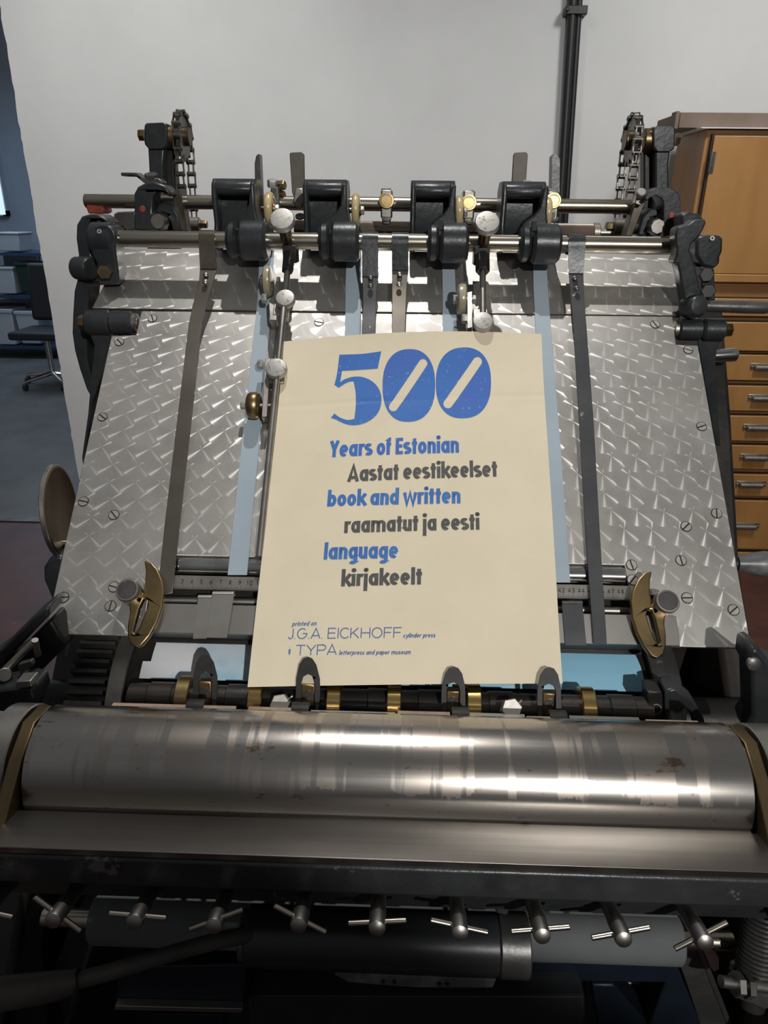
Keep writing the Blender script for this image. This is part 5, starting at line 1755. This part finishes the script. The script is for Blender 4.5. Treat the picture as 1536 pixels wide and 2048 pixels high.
# =================================================================== grippers
def gripper(cx, ytop, ybase, label, flip=1, brass=True):
    """forked finger traced on the first one"""
    YGp = 0.529
    t_ = thing('gripper_finger', label, 'gripper', at(cx, ybase, YGp), 'forked grippers holding the sheet')
    h_ = (ybase - ytop)
    def T(x, y):
        return cx + x * flip, ytop + y * h_ / 100.0
    ou = [T(-24, 100), (T(-24, 70)), T(-23, 42), T(-17, 15), T(-9, 3), T(0, 0), T(9, 3), T(17, 15), T(24, 42), T(25, 70), T(21, 108), T(14, 96), T(14, 50), T(10, 37), T(0, 33), T(-9, 38), T(-13, 50), T(-13, 100)]
    # finger lies tilted over the paper: bottom nearer, top following the board
    zb = at(cx, ybase, YGp).z
    base = at(cx, ybase, YGp)
    tip = pl(cx, ytop, 0.019)
    # plane through base line and tip
    ex = Vector((1, 0, 0)); up = (tip - base).normalized(); up = (up - ex * up.dot(ex)).normalized()
    nn = ex.cross(up).normalized()
    if nn.y > 0:
        nn = -nn
    def pr(px, py):
        d = ray(px, py); k = (base - CAMP).dot(nn) / d.dot(nn)
        p = CAMP + d * k - base
        return p.dot(ex), p.dot(up)
    loop = [pr(*p) for p in ou]
    q = MB().prism([loop], lambda a, b, d: base + ex * a + up * b + nn * d, 0, 0.0022)
    obj('fork', q, MT['finger'], t_, bevel=0.0006)
    # brass block with slotted screw seen through the fork
    if brass:
        cb = at(cx + 1 * flip, ytop + h_ * 0.70, YGp + 0.015)
        q = MB(); q.box(cb, (0.0130, 0.010, 0.021), Matrix.Rotation(rad(-14), 3, 'X')); bb = obj('brass_block', q, MT['bronze'], t_, bevel=0.001)
        dn = Vector((0, -0.97, 0.242))
        sc_ = cb + dn * 0.005
        q = MB()
        a0 = random.uniform(0.6, 1.2)
        e1 = Vector((math.cos(a0), 0, 0)) + Vector((0, 0.242, 0.97)) * math.sin(a0)
        e2 = dn.cross(e1)
        for sg in (1, -1):
            poly = [(0.0052 * math.cos(math.asin(.15) + (math.pi - 2 * math.asin(.15)) * k / 12), sg * 0.0052 * math.sin(math.asin(.15) + (math.pi - 2 * math.asin(.15)) * k / 12)) for k in range(13)]
            q.prism([poly], lambda a, b, d: sc_ + e1 * a + e2 * b + dn * d, 0.0012, -0.002)
        obj('screw', q, MT['iron_grey'], bb)
    # curled flat spring at the foot
    sx = -11 * flip
    wl, wr = cx + sx - 17, cx + sx + 17
    pts_y = []
    cen = at(cx + sx, ybase + 1, YGp - 0.017)
    r_ = 0.0125
    xl_, xr_ = at(wl, ybase + 6, YGp - 0.012).x, at(wr, ybase + 6, YGp - 0.012).x
    def fn(u, v):
        an = rad(200) - rad(190) * v
        return Vector((xl_ + (xr_ - xl_) * u, cen.y - r_ * 0.3 - r_ * math.cos(an) * -0.9, cen.z - 0.004 + r_ * math.sin(an)))
    def nf(u, v):
        an = rad(200) - rad(190) * v
        return Vector((0, math.cos(an) * 0.9, math.sin(an)))
    q = MB().slab(fn, 2, 14, 0.0016, nf)
    obj('flat_spring', q, MT['finger'], t_, smooth=50)
    return t_


random.seed(11)
gripper(411, 1309, 1412, 'dark forked gripper over the blue cloud sheet, leftmost of four', 1)
gripper(616, 1314, 1418, 'dark forked gripper over the poster bottom edge, left of the small hexagon stud', 1)
gripper(907, 1333, 1428, 'dark forked gripper over the poster bottom edge, third of four', -1)
gripper(1098, 1334, 1434, 'dark forked gripper at the lower right corner of the poster', -1)
for sx, sy, lab in ((561, 1409, 'hexagon stud with split pin between the two left grippers'), (1023, 1418, 'hexagon stud with split pin between the two right grippers')):
    p = at(sx, sy, 0.528)
    t = thing('hexagon_stud', lab, 'stud', p - Vector((0, 0, 0.03)), 'hexagon studs behind the big roller')
    dz = Vector((0.0, -0.74, 0.67)).normalized()
    obj('stud_body', MB().cyl(p - dz * 0.034, p - dz * 0.008, 0.0068, seg=20), MT['iron_dark'], t)
    obj('hex_head', MB().hexa(p - dz * 0.009, dz, 0.0100, 0.012, 0.1), MT['screw'], t)
    obj('split_pin', MB().cyl(p + Vector((0.004, 0.004, -0.001)), p + Vector((0.010, 0.008, 0.004)), 0.0010, seg=8), MT['steel'], t)

# =================================================================== the poster
def offn(u, v):
    """height of the paper over the board; v 0 at the top edge"""
    base = 0.010 + 0.010 * (1 - v) + 0.004 * math.sin(math.pi * u)
    curl = 0.012 * max(0, 1 - v / 0.22) ** 2 * (0.35 + 0.65 * math.sin(math.pi * u * 0.9 + 0.15))
    wave = 0.0022 * math.sin(6.5 * v + 1.5) * (0.5 - u)
    dent = 0.0016 * math.exp(-((u - .12) / .1) ** 2 - ((v - .25) / .12) ** 2)
    return base + curl + wave - dent - 0.0007 * math.exp(-((v - 0.205 + 0.012 * (u - .5)) / 0.005) ** 2)


TLc = xs(568, 683, offn(0, 0)); TRc = xs(1083, 668, offn(1, 0)); BLc = xs(495, 1374, offn(0, 1)); BRc = xs(1125, 1367, offn(1, 1))


def Q(u, v, e=0.0):
    xl_ = TLc[0] + (BLc[0] - TLc[0]) * v; xr_ = TRc[0] + (BRc[0] - TRc[0]) * v
    sl_ = TLc[1] + (BLc[1] - TLc[1]) * v; sr_ = TRc[1] + (BRc[1] - TRc[1]) * v
    # hand-torn lift: the top edge bows upward in the middle
    return pw(xl_ + (xr_ - xl_) * u, sl_ + (sr_ - sl_) * u, offn(u, v) + e)


def uv_of(px, py):
    u, v = 0.5, 0.5
    for _ in range(14):
        x0, y0 = proj(Q(u, v)); xu, yu = proj(Q(u + 1e-3, v)); xv, yv = proj(Q(u, v + 1e-3))
        a, b, c_, d = (xu - x0) * 1e3, (xv - x0) * 1e3, (yu - y0) * 1e3, (yv - y0) * 1e3
        det = a * d - b * c_
        ex_, ey_ = px - x0, py - y0
        u += (ex_ * d - b * ey_) / det; v += (a * ey_ - ex_ * c_) / det
    return u, v


WP, HP = 0.297, 0.420
poster = thing('poster', 'cream paper poster with a big blue 500 lying on the press board', 'poster', Q(0.5, 1.0))
obj('paper', MB().slab(lambda u, v: Q(u, 1 - v), 40, 150, 0.0003), MT['paper'], poster, smooth=60)
EPS = 0.00035


def mapped(a, b):                # paper metres -> world, just over the paper
    return Q(a / WP, b / HP, EPS)


def subdiv(q, n=2):
    pass


def digit(loops, name, m):
    L2 = []
    for lp in loops:
        o_ = []
        for i, p in enumerate(lp):
            q_ = lp[(i + 1) % len(lp)]
            o_.append(uv_of(*p))
        L2.append(o_)
    q = MB()
    tri = tessellate_polygon([[Vector((p[0] * WP, p[1] * HP, 0)) for p in lp] for lp in L2])
    flat = [p for lp in L2 for p in lp]
    V = [q.v(Vector((p[0] * WP, p[1] * HP, 0))) for p in flat]
    for tr in tri:
        q.f([V[i] for i in tr])
    # cut into small faces so the print follows the bend of the paper
    for ax in (0, 1):
        for k in range(1, 60):
            co = Vector((0, 0, 0)); co[ax] = k * 0.008
            no = Vector((0, 0, 0)); no[ax] = 1
            bmesh.ops.bisect_plane(q.bm, geom=q.bm.verts[:] + q.bm.edges[:] + q.bm.faces[:], plane_co=co, plane_no=no)
    for v_ in q.bm.verts:
        v_.co = mapped(v_.co.x, v_.co.y)
    return obj(name, q, m, poster, smooth=0)


Z3 = lambda pts: [(620 + x / 3.84, 680 + y / 3.84) for x, y in pts]


def smooth_loop(pts, corners, n=4):
    """closed Catmull-Rom through pts, keeping the listed corner indices sharp"""
    out = []
    N = len(pts)
    for i in range(N):
        p1, p2 = Vector(pts[i]), Vector(pts[(i + 1) % N])
        p0 = p1 * 2 - p2 if i in corners else Vector(pts[i - 1])
        p3 = p2 * 2 - p1 if (i + 1) % N in corners else Vector(pts[(i + 2) % N])
        for k in range(n):
            t_ = k / n
            out.append(tuple(0.5 * (2 * p1 + (p2 - p0) * t_ + (2 * p0 - 5 * p1 + 4 * p2 - p3) * t_ ** 2 + (3 * p1 - p0 - 3 * p2 + p3) * t_ ** 3)))
    return out


five = [(226, 114), (400, 108), (547, 88), (520, 220), (390, 230), (246, 238), (232, 325), (268, 302), (330, 284), (400, 285), (470, 313), (522, 365), (547, 430), (544, 505), (515, 570), (462, 618), (392, 648),
        (320, 655), (258, 640), (200, 612), (160, 598), (188, 566), (230, 596), (288, 615), (341, 607), (352, 500), (350, 400), (335, 318), (300, 322), (262, 340), (221, 367), (188, 345), (208, 260)]
digit([Z3(smooth_loop(five, {0, 2, 3, 5, 6, 20, 21, 24, 27, 30, 31}, 3))], 'numeral', MT['ink_blue'])


def oval(cx, cy, rx, ry, e=2.35, n=56, sk=0.0):
    o_ = []
    for k in range(n):
        a_ = 2 * math.pi * k / n
        c_, s_ = math.cos(a_), math.sin(a_)
        o_.append((cx + rx * math.copysign(abs(c_) ** (2 / e), c_), cy + ry * math.copysign(abs(s_) ** (2 / e), s_) + sk * math.copysign(abs(c_) ** (2 / e), c_)))
    return o_


def slot(x0, y0, x1, y1, w_):
    d = Vector((x1 - x0, y1 - y0)); a0 = math.atan2(d.y, d.x)
    o_ = []
    for k in range(9):
        a_ = a0 + math.pi / 2 + math.pi * k / 8
        o_.append((x0 + w_ * math.cos(a_), y0 + w_ * math.sin(a_)))
    for k in range(9):
        a_ = a0 - math.pi / 2 + math.pi * k / 8
        o_.append((x1 + w_ * math.cos(a_), y1 + w_ * math.sin(a_)))
    return o_


digit([Z3(oval(759, 350, 202, 279, sk=-6)), Z3(slot(640, 515, 868, 180, 34))], 'numeral', MT['ink_blue'])
digit([Z3(oval(1178, 330, 212, 272, sk=-6)), Z3(slot(1060, 490, 1286, 166, 36))], 'numeral', MT['ink_blue'])


# ---- lettering drawn with a pen
def arc(cx, cy, rx, ry, a0, a1, n=10):
    return [(cx + rx * math.cos(rad(a0 + (a1 - a0) * k / n)), cy + ry * math.sin(rad(a0 + (a1 - a0) * k / n))) for k in range(n + 1)]


def glyphs(w_, XH, bw, asc=1.0, cap=0.96, desc=-0.30):
    """condensed geometric lower case; w_ pen width, XH x-height, bw bowl width (outer)"""
    h = w_ / 2
    rx, ry = (bw - w_) / 2, (XH - w_) / 2
    cx, cy = bw / 2, XH / 2
    ring = arc(cx, cy, rx, ry, 0, 360, 22)
    st = lambda x, a, b: [(x, a), (x, b)]
    G = {}
    xr = bw - h
    G['o'] = ([ring], bw)
    G['a'] = ([ring, st(xr, 0, XH)], bw)
    G['d'] = ([ring, st(xr, 0, asc)], bw)
    G['b'] = ([ring, st(h, 0, asc)], bw)
    G['p'] = ([ring, st(h, desc, XH)], bw)
    G['g'] = ([ring, [(xr, XH), (xr, desc * .35)] + arc(cx, desc * .35, rx, -desc * .65 - h, 0, -150, 8)], bw)
    G['e'] = ([arc(cx, cy, rx, ry, 0, 310, 18), [(h * .8, cy - h * .1), (xr + h * .3, cy - h * .1)]], bw)
    G['c'] = ([arc(cx, cy, rx, ry, 48, 312, 16)], bw * .9)
    nw = bw * .96
    ar = lambda x0, x1: [(x0, 0), (x0, XH - ry * .75)] + arc((x0 + x1) / 2, XH - h - ry * .55, (x1 - x0) / 2, ry * .55, 180, 0, 10) + [(x1, 0)]
    G['n'] = ([st(h, 0, XH), ar(h, nw - h)[1:]], nw)
    mw = bw * 1.62
    G['m'] = ([st(h, 0, XH), ar(h, mw / 2)[1:], ar(mw / 2, mw - h)[1:]], mw)
    G['u'] = ([[(h, XH), (h, h + ry * .55)] + arc(nw / 2, h + ry * .55, nw / 2 - h, ry * .55, 180, 360, 10), st(nw - h, 0, XH)], nw)
    G['r'] = ([st(h, 0, XH), arc(h + bw * .33, XH - h - ry * .5, bw * .33, ry * .5, 180, 62, 8)], bw * .66)
    G['s'] = ([arc(bw * .40, XH - h - ry * .44, bw * .28, ry * .46, 35, 262, 9)[:-1] + arc(bw * .40, h + ry * .46, bw * .30, ry * .48, 82, -145, 9)], bw * .82)
    sw = bw * .62
    G['t'] = ([st(sw / 2, 0, asc * .90), [(0, XH - h * .9), (sw, XH - h * .9)]], sw)
    G['f'] = ([[(sw * .38, 0), (sw * .38, asc - w_ * 1.0)] + arc(sw * .80, asc - w_ * 1.0, sw * .42, w_ * .5, 180, 80, 6), [(0, XH - h * .9), (sw * .9, XH - h * .9)]], sw * .92)
    dot = lambda x: arc(x, XH + w_ * 1.12, w_ * .14, w_ * .14, 0, 360, 10)
    G['i'] = ([st(h, 0, XH), dot(h)], w_)
    G['l'] = ([st(h, 0, asc)], w_)
    G['j'] = ([st(h, desc, XH), dot(h)], w_)
    G['k'] = ([st(h, 0, asc), [(bw * .92, XH), (h + w_ * .3, XH * .42)], [(h + w_ * .6, XH * .55), (bw * .98, 0)]], bw * .95)
    ww_ = bw * 1.45
    G['w'] = ([[(h * .6, XH), (ww_ * .27, 0), (ww_ * .5, XH * .95), (ww_ * .73, 0), (ww_ - h * .6, XH)]], ww_)
    G['y'] = ([[(h * .6, XH), (bw * .47, h * .4)], [(bw * .92, XH), (bw * .30, desc)]], bw * .92)
    cw = bw * 1.02
    G['Y'] = ([[(h * .6, cap), (cw / 2, cap * .45), (cw / 2, 0)], [(cw / 2, cap * .45), (cw - h * .6, cap)]], cw)
    G['E'] = ([st(h, 0, cap), [(h, cap - h), (bw * .85, cap - h)], [(h, cap / 2), (bw * .78, cap / 2)], [(h, h), (bw * .85, h)]], bw * .85)
    aw = bw * 1.25
    G['A'] = ([[(h * .7, 0), (aw / 2, cap * .97), (aw - h * .7, 0)], [(aw * .2, cap * .25), (aw * .8, cap * .25)]], aw)
    G[' '] = ([], bw * .42)
    return G


def caps(w_):
    h = w_ / 2
    C = {}
    C['J'] = ([[(.42, 1), (.42, .28)] + arc(.21, .28, .21, .26, 0, -160, 9)], .44)
    C['.'] = ([[(.03, 0), (.03, .07)]], .10)
    C['G'] = ([arc(.46, .5, .43, .48, 50, 360, 22) + [(.50, .5)]], .92)
    C['A'] = ([[(0, 0), (.42, 1), (.84, 0)], [(.13, .28), (.71, .28)]], .86)
    C['E'] = ([[(.74, .98), (.04, .98), (.04, .02), (.76, .02)], [(.04, .52), (.68, .52)]], .78)
    C['I'] = ([[(.04, 0), (.04, 1)]], .08)
    C['C'] = ([arc(.46, .5, .44, .48, 45, 315, 20)], .80)
    C['K'] = ([[(.04, 0), (.04, 1)], [(.72, 1), (.05, .36)], [(.26, .55), (.80, 0)]], .82)
    C['H'] = ([[(.04, 0), (.04, 1)], [(.84, 0), (.84, 1)], [(.04, .5), (.84, .5)]], .88)
    C['O'] = ([arc(.48, .5, .45, .48, 0, 360, 26)], .96)
    C['F'] = ([[(.74, .98), (.04, .98), (.04, 0)], [(.04, .52), (.66, .52)]], .74)
    C['T'] = ([[(0, .98), (.84, .98)], [(.42, 0), (.42, 1)]], .84)
    C['Y'] = ([[(0, 1), (.42, .48), (.84, 1)], [(.42, .48), (.42, 0)]], .84)
    C['P'] = ([[(.04, 0), (.04, .98), (.50, .98)] + arc(.50, .72, .28, .26, 90, -90, 10) + [(.04, .46)]], .82)
    C[' '] = ([], .15)
    return C


def text_line(txt, G, p0, p1, hpx, wpen, m, name, gap, shear=0.0):
    """txt between the pixels p0 and p1 of its baseline; hpx is the height of 1.0"""
    total = 0
    for i, ch in enumerate(txt):
        total += G[ch][1] + (gap if i < len(txt) - 1 else 0)
    u0, v0 = uv_of(*p0); u1, v1 = uv_of(*p1)
    uh, vh = uv_of(p0[0], p0[1] - hpx)
    A_ = Vector((u0 * WP, v0 * HP)); B_ = Vector((u1 * WP, v1 * HP))
    hh = abs(vh - v0) * HP
    ex_ = (B_ - A_) / total
    up_ = Vector((ex_.y, -ex_.x)).normalized() * hh
    q = MB()
    x = 0.0
    for ch in txt:
        lines, wd = G[ch]
        strokes(q, [[(a + x, b) for a, b in ln] for ln in lines], lambda a, b: Vector((*(A_ + ex_ * (a + shear * b) + up_ * b), 0)), wpen)
        x += wd + gap
    for v_ in q.bm.verts:
        v_.co = mapped(v_.co.x, v_.co.y)
    return obj(name, q, m, poster, smooth=0)


GB = glyphs(0.19, 0.70, 0.475)
GB[' '] = ([], 0.15)
for txt, p0, p1, hp, m in (('Years of Estonian', (659, 915), (918, 905.5), 34, 'ink_blue'), ('Aastat eestikeelset', (695, 964), (995, 953.5), 33.5, 'ink_black'),
                           ('book and written', (654, 1013.5), (921, 1007), 33.5, 'ink_blue2'), ('raamatut ja eesti', (688, 1066.5), (959, 1059.5), 33.5, 'ink_black'),
                           ('language', (647, 1119.5), (796, 1116.5), 34.5, 'ink_blue2'), ('kirjakeelt', (682, 1173), (844, 1169), 34.5, 'ink_black')):
    text_line(txt, GB, p0, p1, hp, 0.19, MT[m], 'printed_line', 0.045)
GC = caps(0.07)
text_line('J.G.A. EICKHOFF', GC, (576, 1278), (802.5, 1275.6), 20.5, 0.085, MT['ink_navy'], 'printed_line', 0.14)
text_line('TYPA', GC, (591, 1311), (673, 1309.5), 20.5, 0.085, MT['ink_navy'], 'printed_line', 0.12)
GS = glyphs(0.15, 0.66, 0.52)
text_line('printed on', GS, (584, 1252.5), (632, 1251), 9.5, 0.16, MT['ink_navy'], 'printed_line', 0.12, 0.25)
text_line('cylinder press', GS, (806, 1275.6), (870, 1274.6), 9.5, 0.16, MT['ink_navy'], 'printed_line', 0.10, 0.25)
text_line('letterpress and paper museum', GS, (677.5, 1310), (820.5, 1308.6), 9.5, 0.16, MT['ink_navy'], 'printed_line', 0.10, 0.25)
# the small stacked mark before the name
GM = {'#': ([[(.5, 0), (.5, .10)], [(.25, .22), (.75, .22)], [(.1, .34), (.9, .34)], [(.2, .50), (.8, .50), (.8, .60), (.2, .60), (.2, .50)], [(.5, .70), (.5, .82)], [(.5, .90), (.5, .98)]], 1.0)}
text_line('#', GM, (575.5, 1312), (581.5, 1311.8), 20, 0.10, MT['ink_navy'], 'printed_mark', 0)
